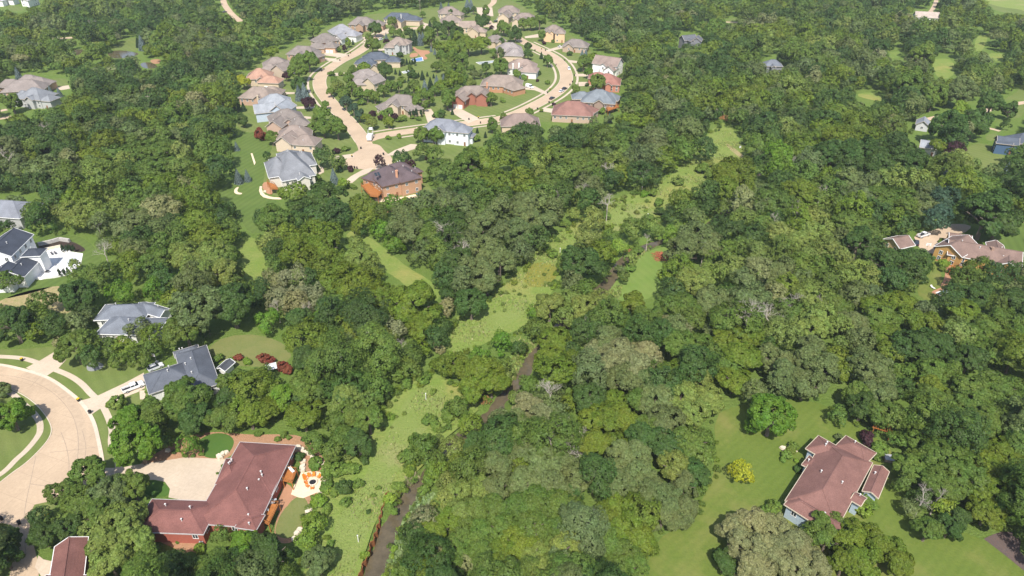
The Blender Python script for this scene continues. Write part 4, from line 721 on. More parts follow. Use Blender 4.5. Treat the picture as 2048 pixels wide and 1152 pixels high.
T(512, 288, '300,400,120,o;560,450,170,d;480,560,130,d;650,560,130,d;830,500,120,o;870,620,120,o;1090,490,85,r;150,600,140,g;60,600,80,d;250,760,130,o;500,640,100,o;450,730,130,o;580,730,130,o;330,850,150,o;550,830,150,o;400,940,130,o;140,1000,100,g;60,780,60,d;800,780,60,k;840,700,50,d;1000,690,90,r;1110,800,90,r;830,930,150,k;930,1000,110,k;700,1050,140,o;600,1100,130,o;300,1100,120,wC;150,1100,110,wC;1180,560,130,s;1330,490,140,s;1500,480,140,s;1650,520,140,s;1250,700,150,s;1400,760,140,g;1150,660,110,s;1330,880,120,s;1470,890,130,g;1800,640,150,s;1950,560,130,s;1960,700,130,s;1700,800,130,s;1850,850,140,s;1600,950,150,d;1750,1000,140,s;1950,950,140,s;1500,1060,110,d;1650,1090,130,s;1850,1090,140,s;1480,200,110,g;1550,280,120,g;1700,180,150,g;1680,300,130,g;1850,150,140,o;1830,300,140,o;1980,130,130,o;1950,300,130,o;1800,390,120,g;1960,430,110,g;1170,110,75,d;1330,60,80,g;1430,90,80,g;990,140,55,p;1230,160,50,p;1390,110,40,p;530,90,95,d;660,150,65,g;700,310,50,y;90,90,35,d')
T(0, 288, '60,60,130,s;130,180,120,s;300,120,110,o;450,80,150,d;560,60,130,d;560,170,120,w;700,100,120,o;800,150,120,o;760,230,130,k;900,100,120,g;1000,170,110,k;1100,80,150,gL;1300,60,150,gL;1250,200,150,gL;1450,100,120,k;1450,200,130,gL;1650,80,120,g;1750,200,120,d;1700,290,100,d;1600,260,110,o;1480,330,90,w;1300,330,140,o;1250,420,120,g;1050,400,120,g;950,250,110,o;720,380,130,o;450,400,130,d;300,300,110,d;480,250,100,g;60,300,80,d;120,480,80,s;280,540,110,g;330,620,120,d;560,560,130,k;700,530,120,k;820,570,110,k;950,540,110,k;620,630,100,k;800,660,110,s;1100,620,140,s;1250,680,130,s;1000,680,110,s;1400,500,120,g;1550,480,110,o;1600,600,130,o;1500,650,110,o;1720,450,45,d;1380,640,110,d;1850,520,52,d;1860,690,100,g;1780,760,110,o;1650,740,130,o;1450,760,120,g;1270,800,110,g;1080,850,130,s;950,840,90,o;1050,980,130,o;1250,950,150,g;1500,900,150,k;1700,880,140,k;1830,900,110,g;1600,1020,150,k;1800,1040,140,k;1880,1090,90,g;1300,1080,130,d;800,1060,120,g;650,1090,110,g;880,1010,90,d;60,1090,100,g;30,660,70,d;600,960,55,k')
NFOREST = len(TREES)
# trees standing in the gardens of the subdivision
T(512, 0, '1090,180,40,g;1205,185,15,g;1230,275,40,d;1100,260,35,g;1150,265,25,g;930,370,55,g;950,240,50,d;740,345,28,y;710,385,25,p;1040,330,25,p;840,265,15,p;420,500,70,g;340,570,75,g;350,500,60,g;240,610,35,p;350,690,60,d;1035,570,65,d;870,550,50,o;780,580,42,g;680,590,20,g;650,700,50,k;700,770,55,g;815,760,50,g;740,640,45,g;890,770,45,g;950,780,45,g;1020,730,45,g;1140,700,40,g;1080,690,40,g;1210,760,40,d;1300,740,30,y;1490,700,60,o;1580,660,75,o;1530,800,70,g;1380,800,50,g;1300,830,65,g;1720,680,40,k;1500,390,70,o;1520,540,75,g;1570,480,60,g;1650,500,55,g;1745,600,30,s;1800,600,28,s;1960,540,60,g;1950,440,40,s;1610,280,55,d;1540,230,60,d;1450,230,50,d;1400,320,60,g;1700,370,70,o;1800,360,70,o;1640,400,60,g;1800,180,60,d;1680,100,32,d;1740,85,25,d;1845,95,35,g;1980,230,50,g;1885,220,16,p;2040,290,40,d;1880,800,45,g;1975,800,22,g;1440,920,28,g;1985,960,40,g;1890,1010,50,g;1060,1100,20,y;1140,1090,22,y;1330,1090,60,g;1440,1090,60,g;1060,980,42,y;930,990,42,k;880,950,42,o;830,930,42,e;780,880,42,e;720,830,50,e;930,910,28,p;1010,910,25,g;1060,920,45,g;1110,930,32,p;1000,945,25,p;520,920,70,g;650,1030,80,g;540,1030,65,g;460,1040,50,g;420,825,55,p;120,430,60,o;450,250,60,g;430,1000,20,g;40,1080,40,x;130,1110,50,g;1260,700,50,g;1760,1110,30,g;1420,1100,45,g;1480,905,28,d;1620,330,55,o;1570,400,60,o;1480,460,45,g;1440,540,35,g;1560,600,45,g;1640,570,45,g;1660,640,40,g;1430,730,35,g;1350,760,35,g;1180,770,30,g;980,650,35,g;760,700,38,g;1170,300,22,g;1320,260,35,g;1380,250,30,g;1200,240,25,g;1560,120,28,d;1850,160,28,g;1920,290,32,g;1900,430,32,g;1840,560,32,g;1620,740,45,g;1560,770,40,g;860,640,28,g;1960,340,28,d;2000,150,28,g;600,740,32,g;1710,760,30,g;560,840,30,g;480,960,34,g;1230,560,28,g;900,300,26,g;1110,150,22,g;1420,170,24,g;1330,120,22,g;620,340,22,g;1720,560,34,g;1880,690,30,y')
T(1024, 0, '240,290,35,g;90,200,40,g;150,190,45,g;220,180,50,g;30,280,50,d;130,380,30,d;130,440,35,d;285,490,42,g;575,510,55,g;650,480,55,o;610,590,35,r;685,670,60,g;510,720,36,g;285,660,18,g;210,590,18,d;100,620,25,g;40,600,36,g;235,885,14,g;335,835,14,p;460,430,20,d;370,320,14,p;715,890,28,g;140,905,36,g')
T(0, 0, '90,830,70,g;1945,970,45,d;1840,650,55,G;1950,660,50,G;1250,1000,60,s;1030,130,60,g')
T(1536, 0, '1520,900,75,y;1785,840,85,d;1320,780,100,g;1540,750,110,s;1120,710,120,g;1650,1000,110,d;1450,1040,130,d;1930,900,60,d;1220,480,100,g;960,1050,90,w')
CONES = []
def CN(ox, oy, s):
    for q in s.split(';'):
        a, b, c, t = q.split(','); CONES.append((ox + float(a) / 4, oy + float(b) / 4, float(c) / 4, t))
CN(512, 0, '1390,190,20,c;1040,285,15,b;775,335,13,c;1280,690,28,c;1350,690,35,b;1395,670,35,c;1445,650,32,b;1330,600,24,c;1300,595,12,c;1370,590,12,c;1420,605,12,c;1590,570,25,b;1500,620,20,b;1270,300,38,c;1310,310,32,b;1335,300,28,b;1570,890,16,c;1770,1040,15,c;1835,1075,16,c;340,740,40,b;385,730,44,b;1480,50,22,b;1540,40,15,b;1690,40,34,b;1720,40,30,b;1205,490,15,c;1250,490,14,c;1230,500,14,c;1400,390,15,b;1430,410,15,b;1490,450,28,b;1115,570,14,c;1150,580,14,c;1220,640,14,c')
CN(1024, 0, '235,440,18,c;560,450,34,b;590,440,30,b;780,940,24,b;960,500,24,b')
CN(0, 0, '1420,775,22,b;1480,770,22,b;1640,830,30,b;1680,850,26,b;1765,840,36,b;1830,860,24,c;1870,860,24,c;1910,860,24,c;1945,850,24,c;140,590,34,b;400,720,24,b;470,735,25,b;1850,1040,25,b;1130,340,38,b;1100,340,24,c')
CN(0, 288, '1900,255,40,b;1975,250,32,b;1890,15,24,b')
CN(1536, 288, '1400,290,60,b;1570,225,25,b;1915,190,38,b'); CN(512, 288, '620,255,42,b;660,170,34,c'); CN(1536, 0, '1700,910,22,b;1730,915,18,b')
COLUMNS = [(512 + x / 4, y / 4, 3.2, 'c') for x, y in ((1230, 905), (1258, 903), (1283, 901), (1320, 905))] + [(x / 4, 288 + y / 4, 3.4, 'c') for x, y in ((475, 1030), (512, 1025), (545, 1018), (500, 840), (528, 835), (553, 828), (585, 835))] + [(512 + x / 4, y / 4, 3, 'c') for x, y in ((1180, 495), (1165, 500), (1270, 495))]
DEAD = [(1024 + x / 4, oy + y / 4, r / 4) for oy, L in ((576, ((310, 760, 110), (430, 1080, 90), (1900, 160, 170), (560, 1110, 70), (620, 210, 60))), (864, ((600, 640, 140), (460, 40, 120), (340, 40, 90), (660, 270, 80), (380, 1100, 70), (480, 1110, 60)))) for x, y, r in L]
DEAD += [(1536 + x / 4, oy + y / 4, r / 4) for oy, L in ((576, ((30, 200, 120), (190, 50, 90), (450, 60, 60))), (864, ((1290, 430, 100), (1400, 450, 70))), (288, ((250, 480, 90), (440, 320, 60), (60, 560, 60), (240, 90, 70)))) for x, y, r in L]
DEAD += [(1024 + x / 4, 288 + y / 4, r / 4) for x, y, r in ((770, 170, 80), (770, 420, 80), (1060, 180, 60), (1545, 780, 70), (380, 360, 60), (560, 310, 60), (1090, 700, 40))]
DEAD += [(512 + x / 4, oy + y / 4, r / 4) for oy, L in ((576, ((900, 280, 80), (720, 420, 90), (380, 100, 70), (150, 80, 60), (1160, 380, 50), (340, 450, 40))), (288, ((1510, 640, 130), (1640, 790, 90)))) for x, y, r in L]
DEAD += [(x / 4, oy + y / 4, r / 4) for oy, L in ((288, ((760, 600, 50), (810, 800, 90), (530, 330, 50), (40, 60, 80))), (0, ((360, 990, 70),))) for x, y, r in L]
# ------------------------------------------------------------------ landmarks for the labels
LM = [((450, 990), 'the maroon-roofed house'), ((625, 970), 'the firepit patio'), ((365, 745), 'the charcoal-roofed house'), ((250, 645), 'the solar-panelled house'), ((60, 530), 'the white farmhouse'), ((20, 420), 'the half-hidden grey roof'), ((585, 350), 'the pale grey multi-hip roof'), ((785, 365), 'the orange brick house'), ((745, 1090), 'the rusty creek piling'), ((820, 800), 'the tapering lower meadow'), ((1045, 730), 'the creek bend mid-wood'), ((1275, 560), 'the mown creekside lawn'), ((1060, 560), 'the yellow meadow patch'), ((1250, 420), 'the upper valley meadow'), ((960, 650), 'the narrow middle meadow'), ((1670, 950), 'the pinkish-brown roofed house'), ((1960, 500), 'the golden-sided house'), ((1795, 485), 'the detached brown garage'), ((1482, 960), 'the round golden tree'), ((1560, 610), 'the big bleached snag'), ((1170, 1030), 'the leaning dead tree'), ((2010, 295), 'the blue-walled house'), ((1930, 228), 'the gravel lane'), ((1885, 580), 'the pool terrace'), ((1545, 130), 'the lone grey roof'), ((1445, 230), 'the snapped trunk'), ((500, 400), 'the striped back lawn'), ((740, 500), 'the mown glade'), ((2000, 1085), 'the asphalt drive'), ((1760, 870), 'the wooden pergola'), ((130, 860), 'the wide street corner'), ((60, 605), 'the bare soil patch'), ((140, 1110), 'the cut-off maroon gable'), ((900, 275), 'the two-storey white house'), ((1145, 225), 'the broad red-brown roof'), ((1480, 300), 'the eroded bank'), ((510, 530), 'the yellow glade'), ((1340, 1080), 'the broad mown lawn'), ((1600, 380), 'the leafy creek head'), ((1250, 700), 'the silvery oak stand'), ((1850, 800), 'the feathery grove'), ((330, 350), 'the feathery wood crest'), ((740, 320), 'the paved turning circle'), ((80, 190), 'the brown-grey roof cluster'), ((637, 170), 'the street bend'), ((820, 150), 'the blue-covered pool'), ((940, 197), 'the dormered brick house'), ((800, 215), 'the orange-gabled house'), ((1070, 140), 'the white-walled brick house'), ((1120, 180), 'the road outer curve'), ((560, 215), 'the pale blue house'), ((900, 30), 'the topmost hip-roofed house'), ((1010, 110), 'the grey-brown loop house'), ((660, 75), 'the white-doored garage house'), ((990, 240), 'the lower loop road'), ((735, 155), 'the pale-brown gabled house')]
LMW = [(G(*p), t) for p, t in LM]
ORD = ['nearest', 'second nearest', 'third nearest', 'fourth nearest', 'fifth nearest', 'sixth nearest', 'seventh nearest', 'eighth nearest', 'ninth nearest', 'tenth nearest', 'eleventh nearest', 'twelfth nearest', 'thirteenth nearest', 'fourteenth nearest']
def name_them(items):
    """items: (object, adjectives, noun, ground point): writes a label that no other item shares"""
    grp = {}
    for o, adj, noun, p in items:
        d, q = min(((p - w[0]).length, i) for i, w in enumerate(LMW))
        q, t = LMW[q]
        a, b = PX(p), PX(q); dx, dy = a[0] - b[0], (a[1] - b[1]) * 1.5
        rel = ('right of' if dx > 0 else 'left of') if abs(dx) > abs(dy) else ('in front of' if dy > 0 else 'behind')
        grp.setdefault((adj, noun, rel, t), []).append((d, o))
    for (adj, noun, rel, t), v in grp.items():
        v.sort(key=lambda x: x[0])
        for i, (d, o) in enumerate(v):
            o['label'] = f'{adj} {noun} {rel} {t}' if len(v) == 1 else f'{adj} {noun}, {ORD[min(i, len(ORD) - 1)]} {rel} {t}'
LABELS = []; MASS = []
def crown_cover(px, py, R, k=.72):
    ang = np.linspace(0, 2 * math.pi, 14, endpoint=False); fill_poly(COVER, [(px + math.cos(a) * R * k, py + math.sin(a) * R * k * .8) for a in ang])
def place(px, py, R, form):
    """crown centre pixel and radius -> base point, crown radius, half height, centre height"""
    hc = 8.0
    for _ in range(8):
        p = G(px, py, hc); r = R * depth(p) / F
        c = r * {'R': .92, 'L': .78, 'C': 1.05, 'N': 1.0, 'S': .8}[form]
        hc = c * .86 if r < 2.2 or form == 'S' else min(c * .95 + max(1.0, r * .28), 19)
    return Vector((p.x, p.y, 0)), r, c, hc
def tree(px, py, R, tone, form, noun, cat, group):
    p, r, c, hc = place(px, py, R, form)
    if noun == 'garden_tree' and r >= 2.2: r *= 1.06; c *= 1.28; hc = c * .95 + 1.0
    j = 1 + .10 * (random.random() - .5) * 2; col = TONE[tone][0]; col = (col[0] * j * random.uniform(.93, 1.07), col[1] * j, col[2] * j, 1.0)
    small = r < 2.2 or form == 'S'; col = tuple(x * (1.25 if small and tone == 'g' else 1) for x in col); col = tuple(x * (1.22 if noun == 'garden_tree' and tone in 'gdo' else 1) for x in col); f = 'S' if small else form; k = random.randrange(NV[f]); rz = random.uniform(0, 6.28)
    if small:
        o = put('shrub', PROTO[f, k], None, (p.x, p.y, hc), rz, (r, r, c)); o.color = (*col[:3], 1); tag(o, '', 'shrub', 'shrubs of the gardens and meadow edges')
        LABELS.append((o, ('tiny ' if r < 1.1 else 'low ' if r < 1.7 else '') + TONE[tone][1], 'leafy shrub', p)); return o
    root = put(noun, None, None, p); root['category'] = cat; root['group'] = group
    cr_ = put('crown', PROTO[f, k], root, (0, 0, hc), rz, (r, r * random.uniform(.92, 1.08), c)); cr_.color = col
    ht = hc + c; put('trunk', random.choice(TRUNKS), root, (0, 0, 0), rz, (ht * .8,) * 3)
    size = 'small ' if r < 3.6 else 'broad ' if r > 6.6 else ''
    LABELS.append((root, size + TONE[tone][1] + ' ' + FORMW[form], 'tree', p)); return root
order = sorted(range(NFOREST), key=lambda i: -TREES[i][2] * (1 + .0006 * TREES[i][1]))
vis = [i for i in order if -5 < TREES[i][0] < 2053 and place(*TREES[i][:3], TREES[i][4] or 'R')[1] >= 2.2]
small_ = [i for i in range(NFOREST) if place(*TREES[i][:3], TREES[i][4] or 'R')[1] < 2.2]
big = set(vis[:300]); form_of = {'p': 'R'}
PATCH = []
for i, (px, py, R, tone, form) in enumerate(TREES):
    form = form or ('L' if tone == 'o' and random.random() < .3 else 'R')
    crown_cover(px, py, R)
    if i >= NFOREST: tree(px, py, R, tone, form, 'plum_tree' if tone == 'p' else 'garden_tree', 'tree', 'garden trees of the subdivision')
    elif i in big or i in small_: tree(px, py, R, tone, form, 'broadleaf_tree', 'tree', 'broadleaf trees of the valley wood')
    else: MASS.append((px, py, R, tone, form))
def conifer(px, py, R, tone, slim=False):
    hc = 4.0
    for _ in range(6):
        p = G(px, py, hc); r = R * depth(p) / F; c = r * (2.6 if slim else 1.55); hc = c + .2
    rz = random.uniform(0, 6); v = random.uniform(.88, 1.12); col = tuple(x * v for x in TONE[tone][0]) + (1,)
    p = Vector((p.x, p.y, 0))
    root = put('columnar_cypress' if slim else 'spruce_tree', None, None, p); root['category'] = 'conifer'; root['group'] = 'narrow evergreens' if slim else 'spruces of the gardens'
    k = random.randrange(2); o = put('crown', PROTO['N' if slim else 'X', k], root, (0, 0, hc), rz, (r, r, c)); o.color = col
    put('trunk', CTRUNK, root, (0, 0, 0), 0, (2 * c * .9,) * 3)
    crown_cover(px, py, R)
    LABELS.append((root, ('small ' if r < 2 else '') + TONE[tone][1] + (' pencil-shaped' if slim else ' conical'), 'evergreen' if slim else 'spruce', p))
for c in CONES: conifer(*c)
for c in COLUMNS: conifer(*c, slim=True)
for (px, py, R) in DEAD:
    hc = 9.0
    for _ in range(5):
        p = G(px, py, hc); r = R * depth(p) / F; hc = max(2.2 * r, min(11.5, r * 2 + 5))
    p = Vector((p.x, p.y, 0)); root = put('dead_tree', None, None, p); root['category'] = 'dead tree'; root['group'] = 'bare dead trees'
    ht = hc + r * 1.05
    put('branches', random.choice(DEADM), root, (0, 0, ht * .3), random.uniform(0, 6), (r * 2.5, r * 2.5, ht * .52))
    mb = MB(); mb.tube([(0, 0, 0), (.05, .05, ht * .16), (0, 0, ht * .31)], [.22, .17, .13], 7); mb.obj('trunk', DEADWOOD, root)
    LABELS.append((root, 'bleached bare' if r > 3.4 else 'thin bare grey', 'dead tree', p))
# ------------------------------------------------------------------ the rest of the wood, one mass: fill what is neither open ground, house nor crown
rng = random.Random(11)
def cells(M, px, py, rx, ry):
    x0, x1 = int((px - rx - X0) / CELL), int((px + rx - X0) / CELL) + 1; y0, y1 = int((py - ry - Y0) / CELL), int((py + ry - Y0) / CELL) + 1
    m = M[max(y0, 0):max(y1, 0), max(x0, 0):max(x1, 0)]
    return m if m.size else np.zeros(1)
TW = 'ggggggddddssssoookw'
def low(x, y): return math.sin(x * .013 + 1.7 * math.sin(y * .021)) + math.sin(y * .031 + x * .006)
y = Y0 + 4.0
while y < 1480:
    s = F / depth(G(0 + 1024, max(y, -60), 8)); R0_ = 6.0 * s
    x = X0 + 10 + rng.random() * R0_
    while x < X1 - 10:
        px, py = x + rng.uniform(-.4, .4) * R0_, y + rng.uniform(-.3, .3) * R0_; R = R0_ * rng.choice((.6, .8, .95, 1.1, 1.25, 1.45)); x += R0_ * (1.2 if y < 300 else .95)
        out = px < -30 or px > 2078 or py > 1180
        if out and rng.random() < .55: continue
        if cells(COVER, px, py, R * .35, R * .3).mean() > (.35 if py > 288 else .62): continue
        for shrink in (1, .75, .55, .4):
            r_ = R * shrink
            if cells(CLEAR, px, py, r_ * .85, r_ * .75).mean() > .04 or cells(CLEAR, px, py + r_ * 1.3, 2, r_ * .4).mean() > .3: continue
            k = rng.random(); lo = low(px, py * 2)
            tone = rng.choice('wk') if k < .006 else rng.choice('oookgg') if lo > 1.0 else rng.choice('ddddgs') if lo < -.7 else rng.choice(TW)
            form = rng.choice('RRRRLLC'); MASS.append((px, py, r_, tone, form)); crown_cover(px, py, r_, .6); break
    y += R0_ * (.72 if y < 300 else .78)
def build_mass(items, name):
    C, K = [], []; r = np.random.default_rng(5)
    for px, py, R, tone, form in items:
        p, rr, c, hc = place(px, py, R, form)
        k = int(r.integers(NV[form])); P, Nn = SAMP[form, k]; n = int(min(len(P), 300 + R * R * 2.2))
        a = r.uniform(0, 6.28); ca, sa = math.cos(a), math.sin(a); M = np.array([[ca, sa, 0], [-sa, ca, 0], [0, 0, 1]])
        c *= r.uniform(.9, 1.3); q = (P[:n] @ M) * [rr, rr, c]; nn = Nn[:n] @ M
        L = leaf_corners(q, nn, .112 * rr * (620 / n) ** .5, r, 3) + [p.x, p.y, hc]
        t = np.array(TONE[tone][0]) * r.uniform(.85, 1.15) * np.array([r.uniform(.92, 1.08), 1, r.uniform(.9, 1.15)])
        C.append(L); K.append(np.repeat(t[None], n, 0))
    m = np_mesh(name, np.concatenate(C), LEAFA, np.concatenate(K)); o = put(name, m)
    print('MASS', name, len(items), len(m.polygons)); return o
tag(build_mass(MASS, 'distant_woods'), 'dense mixed broadleaf wood covering the valley sides and the land beyond the houses', 'wood', None, 'stuff')
BANK = []; rb = random.Random(4)
def fringe(px, gap, tones, rmin, rmax, spread, prob):
    P = [G(*q) for q in px]
    for a, b_ in zip(P, P[1:]):
        k = max(1, int((b_ - a).length / gap))
        for j in range(k):
            if rb.random() > prob: continue
            p = a.lerp(b_, (j + rb.random()) / k) + Vector((rb.gauss(0, spread), rb.gauss(0, spread), 0)); r = rb.uniform(rmin, rmax)
            x, y = PX(Vector((p.x, p.y, r * .6))); BANK.append((x, y, r * F / depth(p), rb.choice(tones), 'S'))
fringe([(x + 10, y) for x, y in CREEK_R[:9]], 1.0, 'kgyo', .35, .9, .5, .7); fringe(CREEK_L[5:9], 1.0, 'kgo', .4, 1.0, .4, .7); fringe([(x - 8, y) for x, y in CREEK_L[11:18]], 1.1, 'gyok', .35, .9, .4, .6); fringe([(x - 6, y) for x, y in CREEK_L[19:27]], 1.3, 'gyk', .5, 1.2, .5, .5); fringe([(x + 8, y) for x, y in CREEK_R[20:28]], 1.8, 'gksk', .4, 1.0, .5, .5)
fringe([(612, 1130), (640, 1060), (632, 1010), (660, 950), (700, 905), (745, 850), (790, 790), (835, 748), (880, 748), (920, 775), (965, 812)], .9, 'gkyog', .4, 1.3, 1.6, .9)
fringe([(690, 960), (720, 915), (760, 870), (800, 800)], 1.2, 'gkyk', .3, .8, 2.5, .7); fringe([(815, 945), (850, 890), (900, 850)], .9, 'gkgo', .5, 1.3, 1.5, .9)
fringe([(900, 690), (905, 640), (1005, 575), (1080, 490), (1180, 430), (1290, 375), (1365, 320), (1440, 245)], 1.6, 'gkgdo', .4, 1.4, 1.5, .8); fringe([(1485, 290), (1505, 330), (1420, 372), (1325, 445), (1230, 455), (1140, 510), (1085, 612), (1060, 660), (885, 728)], 1.5, 'gkgoy', .4, 1.4, 1.5, .8)
fringe([(1000, 640), (1080, 540)], 2.0, 'kgk', .3, .8, 4, .6); fringe([(1110, 480), (1230, 430), (1330, 380), (1420, 300)], 1.2, 'kgky', .3, .9, 5, .7)
fringe([(1640, 805), (1720, 850), (1780, 890)], 1.4, 'gdo', .5, 1.1, 1.0, .5); fringe([(1424, 840), (1430, 940), (1392, 1030), (1280, 1125)], 1.6, 'gdo', .4, 1.0, .7, .4)
tag(build_mass(BANK, 'bank_undergrowth'), 'ragged low undergrowth along the creek banks and meadow edges', 'undergrowth', None, 'stuff')
name_them(LABELS)
# ------------------------------------------------------------------ vehicles
def loft(b, prof, wid):
    """side outline (x, z) extruded to half widths per point"""
    n = len(prof); vs = [(x, -w, z) for (x, z), w in zip(prof, wid)] + [(x, w, z) for (x, z), w in zip(prof, wid)]
    b.add(vs, [tuple(range(n))[::-1], tuple(range(n, 2 * n))] + [(i, (i + 1) % n, n + (i + 1) % n, n + i) for i in range(n)])
def wheels(root, xs, y, r=.36):
    for x in xs:
        for s in (-1, 1):
            m = MB(); m.tube([(x, s * (y - .11), r), (x, s * (y + .11), r)], [r, r], 14); w = m.obj('wheel', RUBBER, root)
            m = MB(); m.tube([(x, s * (y - .115), r), (x, s * (y + .125), r)], [r * .6, r * .6], 10); m.obj('rim', STEEL, w)
def paint(col): return plain('paint_%.2f_%.2f_%.2f' % col, col, .28, .03, spec=.5)
LAMPR = plain('tail_lamp', (.4, .02, .02), .3); LAMPW = plain('head_lamp', (.7, .7, .68), .2)
def lamps(root, xf, xr, y, z):
    for s in (-1, 1):
        m = MB(); m.box((xf, s * y, z), (.08, .35, .16)); m.obj('headlight', LAMPW, root)
        m = MB(); m.box((xr, s * y, z + .08), (.08, .26, .22)); m.obj('tail_light', LAMPR, root)
def car(loc, rz, col, label, tall=0.0):
    r = thing('parked_car', label, 'car', loc, rz, 'cars parked in the streets and drives'); b = MB(); h = tall
    loft(b, [(-2.2, .3), (2.2, .3), (2.28, .62), (2.1, .82), (1.05, .95), (-1.7 - h, .98), (-2.25, .95), (-2.28, .6)], [.9] * 8); b.obj('body', paint(col), r)
    b = MB(); loft(b, [(1.05, .94), (.3, 1.42 + h * .5), (-1.0 - h, 1.45 + h * .5), (-1.9 - h * .6, .97)], [.8, .64, .64, .78]); b.obj('window', GLASS, r)
    b = MB(); loft(b, [(.28, 1.40 + h * .5), (.2, 1.47 + h * .5), (-1.0 - h, 1.5 + h * .5), (-1.1 - h, 1.42 + h * .5)], [.66] * 4); b.obj('roof', paint(col), r)
    wheels(r, (1.35, -1.35), .82); lamps(r, 2.24, -2.25, .6, .68); return r
def pickup(loc, rz, col, label):
    r = thing('pickup_truck', label, 'pickup truck', loc, rz); b = MB()
    loft(b, [(-.2, .5), (2.9, .5), (2.95, .9), (2.75, 1.2), (1.5, 1.3), (-.2, 1.3)], [.98] * 6)
    b.box((-1.6, .93, .95), (2.8, .12, .75)); b.box((-1.6, -.93, .95), (2.8, .12, .75)); b.box((-2.97, 0, .95), (.1, 1.9, .75)); b.obj('body', paint(col), r)
    b = MB(); b.box((-1.58, 0, .66), (2.72, 1.74, .12)); b.obj('cargo_bed', BLACK, r)
    b = MB(); loft(b, [(1.5, 1.28), (.9, 1.86), (-.6, 1.88), (-.7, 1.28)], [.9, .74, .74, .86])
    b.obj('window', GLASS, r); b = MB(); loft(b, [(.88, 1.84), (.8, 1.93), (-.6, 1.95), (-.68, 1.84)], [.78] * 4)
    for x in (-.66, .35): b.box((x, .8, 1.56), (.12, .1, .62)); b.box((x, -.8, 1.56), (.12, .1, .62))
    b.obj('roof', paint(col), r); wheels(r, (1.95, -1.85), .9, .42); lamps(r, 2.94, -3.0, .7, .85); return r
def van(loc, rz, col, label):
    r = thing('parked_van', label, 'van', loc, rz); b = MB()
    loft(b, [(-2.9, .35), (2.8, .35), (2.9, .8), (2.6, 1.2), (1.9, 1.35), (1.2, 2.3), (.8, 2.45), (-2.85, 2.45), (-2.95, 2.0)], [.98] * 5 + [.86, .84, .84, .95]); b.obj('body', paint(col), r)
    b = MB(); loft(b, [(1.98, 1.36), (1.3, 2.2), (.5, 2.2), (.5, 1.4)], [.99, .90, .93, 1.0]); b.obj('window', GLASS, r)
    wheels(r, (1.9, -1.8), .9, .38); lamps(r, 2.86, -2.95, .7, .8); return r
def gz(px, py): p = G(px, py); p.z = .07; return p
def rot(a, b):
    p, q = G(*a), G(*b); return math.atan2(q.y - p.y, q.x - p.x)
pickup(gz(268, 778), rot((250, 784), (288, 769)), (.78, .77, .76), 'white crew cab pickup with an open black bed on the drive')
car(gz(312, 737), rot((296, 741), (330, 727)), (.62, .63, .64), 'silver wagon parked beside the charcoal-roofed house', .35)
pickup(gz(1846, 473), rot((1832, 476), (1860, 467)), (.75, .75, .75), 'white pickup parked on the yellow gravel yard')
car(gz(1832, 488), 1.1, (.03, .035, .05), 'dark car parked against the end of the detached garage')
car(gz(1875, 495), .9, (.05, .06, .08), 'dark car in the shadow of the golden-sided house')
van(gz(1059, 176), rot((1050, 173), (1070, 179)), (.78, .78, .78), 'long white van parked on the drive of the wide brick house')
car(gz(1138, 139), rot((1136, 132), (1140, 145)), (.76, .76, .77), 'white car at the kerb on the outside of the road curve', .3)
car(gz(1123, 184), rot((1116, 187), (1130, 180)), (.74, .76, .8), 'white car at the kerb nose to tail with a dark one')
car(gz(1129, 179), rot((1122, 182), (1136, 176)), (.02, .02, .025), 'black car at the kerb just ahead of a white one', .3)
car(gz(1104, 198), rot((1098, 201), (1110, 195)), (.025, .03, .045), 'black car alone at the kerb of the lower loop road')
car(gz(1121, 95), .3, (.74, .74, .74), 'white car outside the low brown-roofed house by the woods', .3)
car(gz(762, 80), 1.1, (.75, .75, .76), 'white car in the drive beyond the loop drive island', .3)
car(gz(112, 76), .1, (.72, .72, .72), 'white car on the far roadside beyond the pond')
car(gz(992, 44), .1, (.02, .02, .025), 'black car on the drive near the topmost cul-de-sac'); car(gz(998, 40), .1, (.7, .7, .7), 'white car on the drive near the topmost cul-de-sac', .3)
car(gz(22, 6), .1, (.1, .12, .16), 'dark car outside the white building in the top corner'); car(gz(450, 25), 1.2, (.12, .13, .15), 'dark car on the far tan gravel lane')
# white refuse truck with its front arms raised
r = thing('refuse_truck', 'white refuse truck with its front lift arms raised at the road junction', 'truck', gz(741, 279), rot((736, 284), (746, 262))); b = MB()
loft(b, [(-3.6, .8), (1.4, .8), (1.4, 2.9), (1.0, 3.2), (-3.0, 3.2), (-3.7, 2.4)], [1.2] * 6); b.obj('body', paint((.76, .75, .72)), r)
b = MB(); loft(b, [(1.5, .6), (3.4, .6), (3.4, 1.6), (3.0, 2.5), (1.5, 2.5)], [1.15] * 5); c = b.obj('cab', paint((.74, .73, .7)), r)
b = MB(); loft(b, [(3.43, 1.62), (3.06, 2.4), (2.0, 2.4), (2.0, 1.62)], [1.17] * 4); b.obj('window', GLASS, c)
for s in (-1, 1): b = MB(); b.bar((1.0, s * 1.32, 1.6), (2.4, s * 1.32, 3.9), .22, .22); b.bar((2.4, s * 1.32, 3.9), (3.9, s * 1.32, 4.3), .2, .2); b.obj('lift_arm', STEEL, r)
b = MB(); b.box((4.2, 0, 4.6), (1.3, 1.9, 1.0)); b.obj('bin', paint((.7, .68, .64)), r); wheels(r, (2.5, -1.6, -2.8), 1.05, .5)
